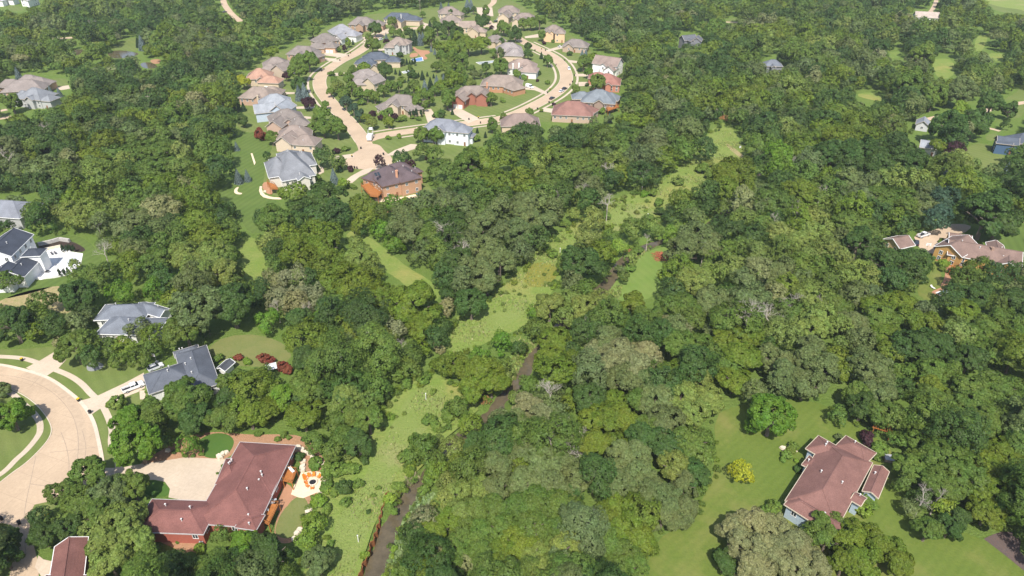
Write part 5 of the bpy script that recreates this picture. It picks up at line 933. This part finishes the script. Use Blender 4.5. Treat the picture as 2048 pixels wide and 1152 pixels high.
# ------------------------------------------------------------------ wheeled bins
def bin_(px, py, yellow, label):
    r = thing('wheeled_bin', label, 'bin', gz(px, py), random.uniform(0, 6), 'bins put out along the kerbs'); b = MB()
    b.add([(-.24, -.26, 0.06), (.24, -.26, .06), (.24, .26, .06), (-.24, .26, .06), (-.32, -.34, 1), (.32, -.34, 1), (.32, .34, 1), (-.32, .34, 1)], [(3, 2, 1, 0), (0, 1, 5, 4), (1, 2, 6, 5), (2, 3, 7, 6), (3, 0, 4, 7), (4, 5, 6, 7)]); b.obj('body', BLACK, r)
    b = MB(); b.box((0, 0, 1.04), (.72, .76, .09)); b.box((0, .3, 1.12), (.5, .1, .09)); b.obj('lid', YELLOW if yellow else BLACK, r)
    for s in (-1, 1): b = MB(); b.tube([(s * .26 - .04, .3, .12), (s * .26 + .04, .3, .12)], [.12, .12], 8); b.obj('wheel', RUBBER, r)
where = {(45, 722, 1): 'beside the first drive', (20, 780, 1): 'at the inner kerb of the street corner', (158, 803, 1): 'on the kerb left of the pickup drive', (181, 827, 0): 'at the foot of the pickup drive', (204, 930, 1): 'behind the trees at the maroon house drive', (97, 1035, 1): 'among the trees at the lower street edge', (40, 1048, 0): 'in the road at the lower street edge', (4, 1040, 0): 'at the very edge near the lower street'}
for (px, py, yl), t in where.items(): bin_(px, py, yl, ('black bin with a yellow lid ' if yl else 'all-black bin ') + t)
far = [(697, 113, 0), (701, 107, 1), (680, 122, 0), (648, 139, 1), (643, 143, 0), (667, 146, 0), (662, 149, 0), (627, 187, 0), (663, 192, 1), (667, 198, 0), (660, 228, 0), (665, 232, 0), (938, 240, 0), (957, 237, 1), (961, 247, 0), (977, 245, 0), (1070, 102, 0), (1083, 99, 1), (1091, 102, 0), (1129, 122, 0), (1112, 131, 0), (1149, 152, 0), (1145, 165, 0), (1140, 171, 0), (1100, 180, 1), (1095, 187, 0), (1098, 206, 0), (1075, 219, 0), (767, 310, 0), (704, 314, 1), (709, 337, 0), (714, 338, 0), (722, 298, 0)]
far = [(px, py, y_, G(px, py)) for px, py, y_ in far]; cnt = {}
for px, py, yl, p in far:
    i = min(range(len(LMW)), key=lambda k: (LMW[k][0] - p).length); cnt.setdefault((i, yl), []).append((px, py, (LMW[i][0] - p).length))
for (i, yl), v in cnt.items():
    for k, (px, py, d) in enumerate(sorted(v, key=lambda q: q[2])):
        bin_(px, py, yl, ('black bin with a yellow lid' if yl else 'all-black kerbside bin') + (', ' + ORD[k] if len(v) > 1 else ' near') + (' to ' if len(v) > 1 else ' ') + LMW[i][1])
# ------------------------------------------------------------------ firepit terrace and other garden things
def chair(loc, rz, label, mat, group):
    r = thing('slatted_chair', label, 'chair', loc, rz, group)
    b = MB(); b.box((0, 0, .34), (.58, .56, .06)); b.obj('seat', mat, r)
    b = MB(); b.add([(-.3, .24, .3), (.3, .24, .3), (.34, .55, 1.05), (-.34, .55, 1.05), (-.3, .3, .28), (.3, .3, .28), (.34, .6, 1.03), (-.34, .6, 1.03)], [(0, 1, 2, 3), (7, 6, 5, 4), (0, 4, 5, 1), (1, 5, 6, 2), (2, 6, 7, 3), (3, 7, 4, 0)]); b.obj('backrest', mat, r)
    for s in (-1, 1):
        b = MB(); b.box((s * .36, 0, .58), (.13, .74, .04)); b.obj('armrest', mat, r)
        b = MB(); b.box((s * .34, -.3, .29), (.06, .08, .56)); b.obj('leg', mat, r); b = MB(); b.box((s * .34, .3, .29), (.06, .08, .56)); b.obj('leg', mat, r)
ORC = plain('orange_chair', (.68, .20, .025), .5)
pit = G(626, 966); spots = [(612, 961, 'at the left of the ring'), (614, 968, 'second on the left of the ring'), (619, 954, 'at the upper left of the ring'), (628, 953, 'at the top of the ring'), (638, 956, 'at the upper right of the ring'), (616, 974, 'at the lower left of the ring'), (625, 978, 'at the bottom of the ring'), (610, 956, 'outermost on the left of the ring'), (618, 976, 'between the two lowest of the ring')]
for i, (x, y, t) in enumerate(spots[:8]):
    p = gz(x, y); chair(p, math.atan2(p.y - pit.y, p.x - pit.x) - math.pi / 2, 'orange slatted chair ' + t + ' round the firepit', ORC, 'orange chairs round the firepit')
r = thing('fire_pit', 'round stone fire pit with a dark bowl in a ring of orange chairs', 'fire pit', (pit.x, pit.y, .07)); b = MB()
for k in range(14): a = k / 14 * 6.283; b.box((math.cos(a) * 1.0, math.sin(a) * 1.0, .2), (.34, .44, .4), a)
b.obj('stone_ring', STONE, r); b = MB(); b.tube([(0, 0, .02), (0, 0, .3)], [.75, .8], 14); b.obj('bowl', BLACK, r)
bo = []
for x, y in [(596, 896), (604, 900), (610, 906), (600, 912), (618, 908), (626, 914), (634, 920), (640, 925), (648, 930), (651, 938), (607, 924), (606, 934), (605, 942), (652, 950), (650, 962), (646, 976), (640, 984), (620, 1018), (616, 1026), (589, 1078), (594, 1068), (600, 1060), (438, 914), (446, 910), (440, 918), (452, 906), (336, 902), (530, 384), (522, 376), (1582, 896), (1590, 902), (1575, 905), (1566, 898)]:
    b = MB(); q = random.Random(x * y); P = [(q.uniform(.35, .62) * math.cos(a), q.uniform(.3, .5) * math.sin(a)) for a in [k * 1.047 for k in range(6)]]; hh = q.uniform(.3, .6)
    b.add([(X * 1.15, Y * 1.15, 0) for X, Y in P] + [(X, Y, hh * q.uniform(.8, 1)) for X, Y in P], [tuple(range(6, 12))] + [(i, (i + 1) % 6, 6 + (i + 1) % 6, 6 + i) for i in range(6)])
    o = b.obj('limestone_boulder', STONE); o.location = gz(x, y); o.rotation_euler.z = q.uniform(0, 6); o.scale = (1.5,) * 3; o['category'] = 'boulder'; o['group'] = 'pale landscape boulders'; bo.append((o, 'pale squared', 'limestone boulder', G(x, y)))
name_them(bo)
def grill(px, py, z, label):
    p = G(px, py, z); r = thing('barbecue_grill', label, 'grill', (p.x, p.y, z), .4); b = MB(); b.box((0, 0, .45), (1.3, .6, .8)); b.obj('cart', STEEL, r)
    b = MB(); b.tube([(-.5, 0, 1.0), (.5, 0, 1.0)], [.3, .3], 10); b.obj('lid', BLACK, r); b = MB(); b.box((.95, 0, .86), (.5, .55, .05)); b.obj('shelf', STEEL, r)
grill(544, 1006, 2.5, 'steel barbecue grill on the lower timber deck of the maroon house'); grill(1922, 531, 2.2, 'dark round-lidded grill on the deck of the golden-sided house')
def lounger(px, py, z, label, col, rz=.8):
    p = G(px, py, z); r = thing('sun_lounger', label, 'lounger', (p.x, p.y, z), rz); m = plain('lounger_%.2f%.2f' % col[:2], col, .6)
    b = MB(); b.box((0, 0, .36), (.7, 1.3, .1)); b.obj('seat', m, r); b = MB(); b.add([(-.35, .6, .32), (.35, .6, .32), (.35, 1.2, .85), (-.35, 1.2, .85), (-.35, .68, .28), (.35, .68, .28), (.35, 1.26, .8), (-.35, 1.26, .8)], [(0, 1, 2, 3), (7, 6, 5, 4), (0, 4, 5, 1), (1, 5, 6, 2), (2, 6, 7, 3), (3, 7, 4, 0)]); b.obj('backrest', m, r)
    for x in (-.3, .3):
        for y in (-.55, .5): b = MB(); b.box((x, y, .16), (.06, .06, .32)); b.obj('leg', m, r)
lounger(585, 943, 2.5, 'pale cushioned lounger on the upper timber deck', (.7, .68, .62)); lounger(532, 1022, 2.5, 'pale lounger on the lower timber deck', (.68, .66, .6), 1.9); lounger(838, 390, .07, 'bright blue lounger on the patio of the orange brick house', (.08, .16, .55), 1.4)
lounger(1866, 577, .05, 'white lounger at the pool terrace edge', (.75, .74, .7), .3); lounger(105, 509, .06, 'dark lounger on the white terrace nearest the stone wall', (.08, .08, .09)); lounger(112, 508, .06, 'dark lounger on the white terrace nearest the planters', (.08, .08, .09))
def hoop(px, py, label):
    p = G(px, py); r = thing('basketball_hoop', label, 'basketball hoop', p, -.3); b = MB(); b.tube([(0, .6, 0), (0, .6, 2.6), (0, .1, 3.2)], [.09, .09, .07], 8); b.box((0, .7, .15), (.9, .8, .3)); b.obj('pole', STEEL, r)
    b = MB(); b.box((0, 0, 3.35), (1.8, .06, 1.1)); k = b.obj('backboard', WHITE, r); b = MB()
    for (x, z, w, h) in ((0, 3.2, .62, .07), (0, 3.6, .62, .07), (-.3, 3.4, .07, .45), (.3, 3.4, .07, .45)): b.box((x, -.035, z), (w, .03, h))
    b.obj('target_square', LAMPR, k); b = MB(); P = [(.23 * math.cos(a), -.3 + .23 * math.sin(a), 3.06) for a in [q * .5236 for q in range(13)]]; b.tube(P, [.025] * 13, 5); b.obj('rim', ORC, r)
hoop(163, 667, 'white-backed basketball hoop beside the solar-panelled house'); hoop(311, 727, 'basketball hoop behind the silver wagon'); hoop(1852, 504, 'basketball hoop on the yellow gravel yard')
p = gz(405, 1086); r = thing('cooling_unit', 'square grey cooling unit beside the front wall of the maroon house', 'cooling unit', p); b = MB(); b.box((0, 0, .45), (.9, .9, .9)); b.obj('case', STEEL, r); b = MB(); b.tube([(0, 0, .9), (0, 0, .95)], [.38, .38], 14); b.obj('fan_grille', BLACK, r)
# pergola, hot tub cover, pool, tarp cover, terrace details
p = G(1760, 868); r = thing('wooden_pergola', 'orange-brown wooden pergola at the dark wood edge', 'pergola', p, -.5)
for x in (-2, 2):
    for y in (-1.5, 1.5): b = MB(); b.box((x, y, 1.3), (.18, .18, 2.6)); b.obj('post', WOOD, r)
for y in (-1.5, 1.5): b = MB(); b.box((0, y, 2.68), (5, .14, .2)); b.obj('beam', WOOD, r)
for k in range(9): b = MB(); b.box((-2.2 + k * .55, 0, 2.86), (.1, 4.0, .16)); b.obj('rafter', WOOD, r)
p = gz(1776, 920); r = thing('hot_tub', 'covered pale grey hot tub beside the pinkish-brown roofed house', 'hot tub', p, -.25); b = MB(); b.box((0, 0, .42), (2.1, 2.1, .84)); b.obj('cabinet', POSTW, r); b = MB(); b.box((-.54, 0, .92), (1.05, 2.2, .14)); b.obj('cover', STEEL, r); b = MB(); b.box((.54, 0, .92), (1.05, 2.2, .14)); b.obj('cover', STEEL, r)
def pool(px, label, col, z=.09, rim=TERM):
    P = [G(x, y) for x, y in px]; c = sum(P, Vector()) / 4; r = thing('swimming_pool', label, 'pool', (c.x, c.y, 0)); Q = [q - c for q in P]; b, w = MB(), MB()
    for i in range(4): b.bar(Q[i] + Vector((0, 0, z)), Q[(i + 1) % 4] + Vector((0, 0, z)), .5, .14)
    b.obj('rim', rim, r); w.add([(q.x, q.y, z) for q in Q] + [(q.x, q.y, z - .08) for q in Q], [(0, 1, 2, 3), (7, 6, 5, 4)] + [(i, 4 + i, 4 + (i + 1) % 4, (i + 1) % 4) for i in range(4)]); w.obj('water', plain('pool_%.2f' % col[2], col, .1, .05, spec=.6), r)
pool([(1872, 586), (1890, 580), (1898, 584), (1882, 592)], 'small blue pool beside the brick terrace in the right-hand wood', (.12, .22, .36))
pool(zz(0, 288, [(440, 960), (470, 915), (635, 905), (585, 1000)]), 'pale covered plunge pool in the white walled terrace', (.60, .61, .62), .13)
pool(zz(512, 0, [(1240, 478), (1330, 460), (1338, 490), (1270, 496)]), 'blue-covered pool between the tall grey house and the lawn', (.10, .22, .52), .3); pool(zz(512, 0, [(1760, 500), (1900, 486), (1912, 500), (1790, 515)]), 'long grey pool with a pale rim in the upper gardens', (.36, .40, .40)); pool(zz(512, 0, [(1165, 575), (1235, 562), (1220, 580), (1180, 588)]), 'small lap pool beside the slate-roofed cream house', (.42, .46, .46))
def wall_line(px, h, t, mat, name, label, cat):
    P = [G(x, y) for x, y in px]; c = P[0]; b = MB()
    for p, q in zip(P, P[1:]): b.bar(p - c + Vector((0, 0, h / 2)), q - c + Vector((0, 0, h / 2)), t, h)
    o = b.obj(name, mat); o.location = (c.x, c.y, 0); return tag(o, label, cat)
wall_line(zz(0, 288, [(320, 862), (400, 845), (495, 825)]), 1.1, .5, STONE, 'garden_wall', 'low stone wall behind the dark loungers of the white terrace', 'wall'); wall_line(zz(0, 288, [(310, 815), (420, 790), (480, 772), (560, 785)]), 1.4, .9, plain('grey_block', (.42, .40, .37), .9, .2), 'garden_wall', 'upper grey block wall round the white terrace garden', 'wall')
wall_line(zz(0, 288, [(500, 872), (565, 860)]), .7, .8, WHITE, 'planter_wall', 'white planter box with three narrow evergreens', 'planter'); wall_line(zz(0, 288, [(290, 1085), (430, 1072), (560, 1045)]), .9, .35, TERM, 'garden_wall', 'low white retaining wall along the front of the terrace', 'wall')
p = gz(95, 545); r = thing('fire_bowl', 'round grey fire bowl on the white terrace', 'fire bowl', p); b = MB(); b.tube([(0, 0, 0), (0, 0, .25), (0, 0, .5)], [.5, .8, 1.0], 16); b.obj('bowl', STEEL, r); b = MB(); b.tube([(0, 0, .5), (0, 0, .53)], [.8, .8], 14); b.obj('embers_bed', BLACK, r)
# creek piling: corrugated rusty sheets
pl = chaikin([G(*q) for q in [(714, 1175), (720, 1150), (736, 1108), (750, 1076), (760, 1040), (768, 1008), (776, 985)]], 2, False); b = MB(); k = 0; tot = []
for p, q in zip(pl, pl[1:]):
    m_ = max(1, int((q - p).length / .55)); d = (q - p).normalized(); nn = Vector((-d.y, d.x, 0))
    tot += [p.lerp(q, j / m_) + nn * (.22 if (len(tot) + j) % 4 < 2 else -.22) for j in range(m_)]
c0 = tot[0].copy()
for i in range(len(tot) - 1): hh = 1.05 + .5 * random.random(); b.bar(tot[i] - c0 + Vector((0, 0, hh / 2 - .9)), tot[i + 1] - c0 + Vector((0, 0, hh / 2 - .9)), .12, hh + 1.0)
o = b.obj('creek_piling', RUST); o.location = c0; tag(o, 'rusty corrugated sheet wall along the left bank of the creek', 'retaining wall')
for x, y, h, t in ((852, 799, 2.4, 'white marker post standing in the tapering lower meadow'), (717, 1084, 2.4, 'white marker post beside the rusty creek piling'), (1295, 436, 2.2, 'white marker post in the upper valley meadow'), (1120, 505, 2.0, 'white marker post where the middle meadow narrows')):
    p = G(x, y); r = thing('marker_post', t, 'post', p); b = MB(); b.tube([(0, 0, 0), (.05, 0, h)], [.09, .08], 6); b.obj('shaft', WHITE, r); b = MB(); b.box((.05, 0, h - .1), (.3, .06, .3)); b.obj('plate', WHITE, r)
def pole(px, py, h, label):
    p = G(px, py); r = thing('utility_pole', label, 'utility pole', p); b = MB(); b.tube([(0, 0, 0), (0, 0, h)], [.2, .13], 8); b.obj('shaft', POSTW, r); b = MB(); b.box((0, 0, h - .8), (2.4, .14, .16)); b.obj('crossarm', POSTW, r)
    for x in (-1, 0, 1): b = MB(); b.tube([(x, 0, h - .72), (x, 0, h - .45)], [.06, .05], 6); b.obj('insulator', STEEL, r)
    return Vector((p.x, p.y, h - .45))
A = [pole(188, 75, 14, 'tall utility pole beside the far roadside car'), pole(199, 70, 12, 'shorter utility pole just behind the tallest one'), pole(841, 28, 13, 'utility pole at the wood edge above the slate-blue roof'), pole(308, 238, 14, 'pale pole rising from the wood beyond the garden spruces')]
ends = [G(-60, 84, 13), A[0], G(255, 66, 13)]; b = MB()
for s in (-1, 1):
    for p, q in zip(ends, ends[1:]): b.tube([p.lerp(q, k / 8) + Vector((s, 0, -2.2 * 4 * (k / 8) * (1 - k / 8))) for k in range(9)], [.035] * 9, 4, False)
tag(b.obj('power_line', BLACK), 'thin sagging power cables crossing the far woods to the tall pole', 'cable')
# fallen trunk, brush heap, rusty debris
def wood_heap(px, py, label, name, cat, mat, n, R, h):
    p = G(px, py); b = MB(); q = random.Random(px)
    for k in range(n):
        a = q.uniform(0, 6.28); d = q.uniform(0, R); c = Vector((math.cos(a) * d, math.sin(a) * d * 1.3, q.uniform(.1, h * (1 - d / R) + .15))); w = Vector((q.uniform(-1, 1), q.uniform(-1, 1), q.uniform(-.3, .3))) * R * .45
        b.tube([c - w, c + w * .2 + Vector((0, 0, .1)), c + w], [.09, .07, .02], 4)
    o = b.obj(name, mat); o.location = p; tag(o, label, cat)
REDB = plain('red_brush', (.33, .11, .055), .9, .3); DRYL = plain('dry_leaves', (.30, .15, .06), .9, .3)
wood_heap(1321, 514, 'heap of red-brown brushwood on the mown creekside lawn', 'brush_heap', 'brush heap', REDB, 160, 3.0, 1.0); wood_heap(1256, 502, 'small rust-coloured tangle of dead branches at the creek edge', 'brush_heap', 'brush heap', DRYL, 60, 1.5, .8); wood_heap(1452, 238, 'brown withered crown of the fallen tree', 'brush_heap', 'brush heap', DRYL, 160, 3.4, 2.2)
wood_heap(970, 800, 'rust-brown driftwood on the inside of the creek bend', 'brush_heap', 'brush heap', DRYL, 70, 1.8, .4)
p = G(1432, 228); r = thing('snapped_trunk', 'pale snapped tree trunk leaning over to its withered crown', 'fallen tree', p); b = MB(); b.tube([(0, 0, 0), (0, 0, 4), (.4, .2, 6.5)], [.5, .42, .3], 8); b.obj('stump', DEADWOOD, r); q = G(1448, 234) - p; b = MB(); b.tube([(.4, .2, 6.3), q * .5 + Vector((0, 0, 3.8)), q + Vector((0, 0, .8))], [.34, .26, .12], 7); b.obj('trunk', DEADWOOD, r)
p = G(1480, 296); r = thing('utility_box', 'white utility box beside the eroded bank', 'utility box', p); b = MB(); b.box((0, 0, .5), (.8, .6, 1)); b.obj('cabinet', WHITE, r); b = MB(); b.box((0, 0, 1.04), (.9, .7, .08)); b.obj('lid', STEEL, r)
wall_line([(738, 430), (790, 420)], .5, 2.0, MULCH, 'garden_bed', 'raised red-brown garden bed below the orange brick house', 'garden bed')
p = gz(545, 745); r = thing('garden_parasol', 'white square garden parasol among the red-leaved shrubs', 'parasol', p, .4); b = MB(); b.add([(-1.6, -1.6, 2.3), (1.6, -1.6, 2.3), (1.6, 1.6, 2.3), (-1.6, 1.6, 2.3), (0, 0, 3.0)], [(0, 1, 4), (1, 2, 4), (2, 3, 4), (3, 0, 4), (3, 2, 1, 0)]); b.obj('canopy', WHITE, r); b = MB(); b.tube([(0, 0, 0), (0, 0, 2.9)], [.05, .05], 6); b.obj('pole', STEEL, r)
# ------------------------------------------------------------------ garden and meadow shrubs
SH = []
def SHR(ox, oy, s):
    for q in s.split(';'): a, b_, c, t = q.split(','); SH.append((ox + float(a) / 4, oy + float(b_) / 4, float(c) / 4, t))
SHR(0, 864, '1430,30,20,g;1465,20,18,g;1500,50,20,g;1545,10,16,g;1390,160,20,d;1480,190,18,g;1545,190,16,g;1610,180,20,g;1780,270,12,g;1740,330,10,g;1420,880,14,g;1610,10,22,g')
SHR(512, 864, '340,200,40,d;380,60,22,d;170,60,24,g;220,20,30,g;260,45,20,g;440,265,20,g;470,250,14,g;330,290,16,g;20,10,30,g;450,520,16,g;640,480,40,g;560,440,45,g;500,560,55,y;560,620,45,g;660,300,60,g;760,290,60,g;820,420,45,g;720,560,40,g;860,230,40,d;1180,190,55,g;1290,70,70,g;1240,260,45,y;980,450,22,g;940,510,20,g;1060,600,30,g;1230,310,40,o')
SHR(0, 576, '1850,575,24,y;1905,560,32,x;1980,585,36,y;1740,560,40,g;1170,830,14,g;1175,870,14,g;720,240,20,x')
SHR(512, 576, '60,560,40,x;110,580,40,x;220,630,45,x;250,660,40,x;720,740,50,x;1000,880,60,d;1200,760,50,g;1380,1060,50,g;1420,830,30,g;1550,1010,60,g')
SHR(512, 288, '710,40,26,g;640,60,28,p;745,38,12,g;750,200,30,p;490,270,30,g;860,310,20,g;1350,290,24,g;1390,280,24,g;1410,320,20,g;1190,460,36,y;1340,410,30,y;780,340,26,g;490,215,16,g;700,330,40,g')
SHR(512, 0, '650,400,22,g;930,640,30,d;845,820,30,g;1150,440,25,d;1140,960,24,g;1180,955,24,g;1250,940,18,g;1300,950,20,g;1480,925,26,d;1430,925,24,d;1190,940,16,y;1250,600,40,d;1880,620,40,d;1690,680,35,d;1170,640,30,g;600,590,25,g;630,640,35,g;1840,525,30,d;1500,300,25,g;1560,310,25,g;210,740,25,g;80,1090,40,x;20,1080,36,x')
SHR(1024, 0, '185,605,16,g;215,585,20,d;205,645,14,p;600,680,16,d;255,345,16,p;365,325,14,p;330,330,14,g;860,850,20,y')
SHR(1536, 288, '1400,960,40,y;1330,910,20,g;1300,890,16,g;1390,1000,24,g;1440,1020,16,g;1400,770,20,g;1380,780,16,g')
SHR(1536, 864, '150,180,40,g;180,150,34,g;120,220,26,g;230,230,20,y;840,600,34,g;740,560,34,y;560,40,28,s;880,210,30,g;240,300,30,d')
SHR(1024, 288, '760,570,40,g;900,510,26,k;1000,545,22,k;1180,470,40,g;1120,390,36,g;1330,300,40,k;1520,200,50,g;1560,160,40,k;1600,250,50,g;1480,420,36,g;1400,660,40,g;1450,620,40,g;1010,850,36,g;940,1000,40,g;870,1000,40,s;330,880,40,g;280,840,30,g;420,640,36,g;760,680,36,o')
SL = len(LABELS)
for x, y, R, t in SH: tree(x, y, R, t, 'S', 'shrub_tree', 'shrub', 'shrubs of the gardens and meadow edges')
name_them(LABELS)
# ------------------------------------------------------------------ tall grass and weeds of the meadows and creek banks (uncountable)
def tufts(poly, dens, cols, hgt, seed, dmin=.4):
    r = np.random.default_rng(seed); P = [G(x, y) for x, y in poly]; A = np.array([(p.x, p.y) for p in P]); lo, hi = A.min(0), A.max(0); n = int((hi - lo).prod() * dens)
    q = r.uniform(lo, hi, (n, 2)); ins = np.zeros(n, bool); j = len(A) - 1
    for i in range(len(A)):
        c = (A[i, 1] > q[:, 1]) != (A[j, 1] > q[:, 1]); ins ^= c & (q[:, 0] < (A[j, 0] - A[i, 0]) * (q[:, 1] - A[i, 1]) / (A[j, 1] - A[i, 1] + 1e-12) + A[i, 0]); j = i
    q = q[ins]; d = creek_dist(q[:, 0], q[:, 1]); q = q[d > dmin]; d = d[d > dmin]; n = len(q)
    t = np.clip((2.6 - d) / 2.6, 0, 1); z = -1.7 * t * t * (3 - 2 * t)
    pn = np.sin(q[:, 0] * .21 + 2 * np.sin(q[:, 1] * .13)) + np.sin(q[:, 1] * .33 + q[:, 0] * .11)
    keep = r.uniform(-2.6, 2.2, n) < pn + 1.2; q, z, pn = q[keep], z[keep], pn[keep]; n = len(q)
    h = hgt * r.uniform(.5, 1.4, n) * (1 + .25 * pn); a = r.uniform(0, 6.28, n); w = h * r.uniform(.35, .8, n); lean = (r.normal(0, .35, (n, 2)) + [0, .9]) * h[:, None]
    base = np.stack([q[:, 0], q[:, 1], z], 1); dx = np.stack([np.cos(a) * w, np.sin(a) * w, np.zeros(n)], 1); top = np.stack([lean[:, 0], lean[:, 1], h], 1)
    C = np.stack([base - dx, base + dx, base + dx * .6 + top, base - dx * .6 + top * .9], 1); k = np.array(cols)[r.integers(0, len(cols), n)] * r.uniform(.8, 1.2, (n, 1)); return C, k
C1 = [(.21, .26, .07), (.25, .265, .09), (.17, .24, .05), (.28, .27, .12)]; C2 = [(.18, .245, .055), (.22, .26, .07), (.155, .225, .045), (.25, .26, .075)]
parts = [tufts([(640, 1160), (655, 1089), (682, 1024), (732, 946), (790, 850), (850, 760), (905, 780), (960, 815), (930, 850), (860, 900), (800, 960), (770, 1010), (735, 1110), (712, 1160)], 5, C1 + C2, .22, 1),
         tufts([(760, 1160), (790, 1070), (810, 1030), (836, 985), (870, 990), (850, 1040), (810, 1100), (790, 1160)], 9, [(.20, .28, .10), (.22, .30, .12), (.17, .25, .08)], .6, 2, .1), tufts([(780, 1015), (800, 970), (835, 940), (846, 958), (812, 978), (796, 1000)], 9, [(.28, .24, .14), (.22, .2, .1), (.14, .18, .05)], .6, 3, .1),
         tufts([(890, 700), (905, 640), (1005, 575), (1080, 490), (1180, 430), (1290, 375), (1365, 320), (1440, 245), (1485, 290), (1505, 330), (1420, 372), (1325, 445), (1230, 455), (1140, 510), (1085, 612), (1060, 660), (1040, 700), (940, 720)], 3, C1 + C2 + C2, .27, 4),
         tufts([(1000, 760), (1030, 700), (1075, 670), (1086, 690), (1050, 720), (1020, 768)], 8, C2, .5, 5, .1), tufts([(1205, 600), (1225, 555), (1255, 515), (1290, 495), (1300, 502), (1262, 530), (1245, 565), (1240, 602)], 6, C2, .5, 6, .1)]
tag(put('meadow_grass', np_mesh('meadow_grass', np.concatenate([p[0] for p in parts]), LEAFA, np.concatenate([p[1] for p in parts]))), 'rank tall grass and weeds of the valley meadow and creek banks', 'grass', None, 'stuff')
# ------------------------------------------------------------------ daylight
SUN_EL = math.radians(53); SUN_AZ = math.radians(-3.5)      # shadows fall away from the viewer
sd = Vector((math.sin(-SUN_AZ) * 1, math.cos(SUN_AZ), 0)) * math.cos(SUN_EL) + Vector((0, 0, -math.sin(SUN_EL)))
L = bpy.data.lights.new('sun', 'SUN'); L.energy = 4.7; L.angle = math.radians(.55); L.color = (1, .955, .88)
lo = bpy.data.objects.new('sun', L); COL.objects.link(lo); lo.rotation_euler = sd.to_track_quat('-Z', 'Y').to_euler()
W = bpy.data.worlds.new('World'); S.world = W; W.use_nodes = True; n = W.node_tree.nodes; sk = n.new('ShaderNodeTexSky'); sk.sky_type = 'NISHITA'; sk.sun_disc = False
sk.sun_elevation = SUN_EL; sk.sun_rotation = math.atan2(-sd.x, -sd.y); sk.dust_density = 1.5
W.node_tree.links.new(sk.outputs[0], n['Background'].inputs[0]); n['Background'].inputs[1].default_value = .15
S.view_settings.view_transform = 'Standard'; S.view_settings.look = 'None'; S.view_settings.exposure = .44; S.view_settings.gamma = 1
S.render.engine = 'CYCLES'; S.cycles.max_bounces = 6; S.cycles.diffuse_bounces = 4; S.cycles.transmission_bounces = 3; S.cycles.use_adaptive_sampling = True; S.cycles.use_denoising = True
# the summer air: one closed box of even, thin haze
hb = MB(); hb.box((0, 2350, 69.5), (7200, 5500, 145)); m = bpy.data.materials.new('haze'); m.use_nodes = True; n = m.node_tree.nodes; n.remove(n['Principled BSDF'])
pv = n.new('ShaderNodeVolumePrincipled'); pv.inputs['Color'].default_value = (.86, .91, 1, 1); pv.inputs['Density'].default_value = .00008; pv.inputs['Anisotropy'].default_value = 0
m.node_tree.links.new(pv.outputs[0], n['Material Output'].inputs['Volume'])
o = hb.obj('haze', m); o['kind'] = 'stuff'; S.cycles.volume_bounces = 0
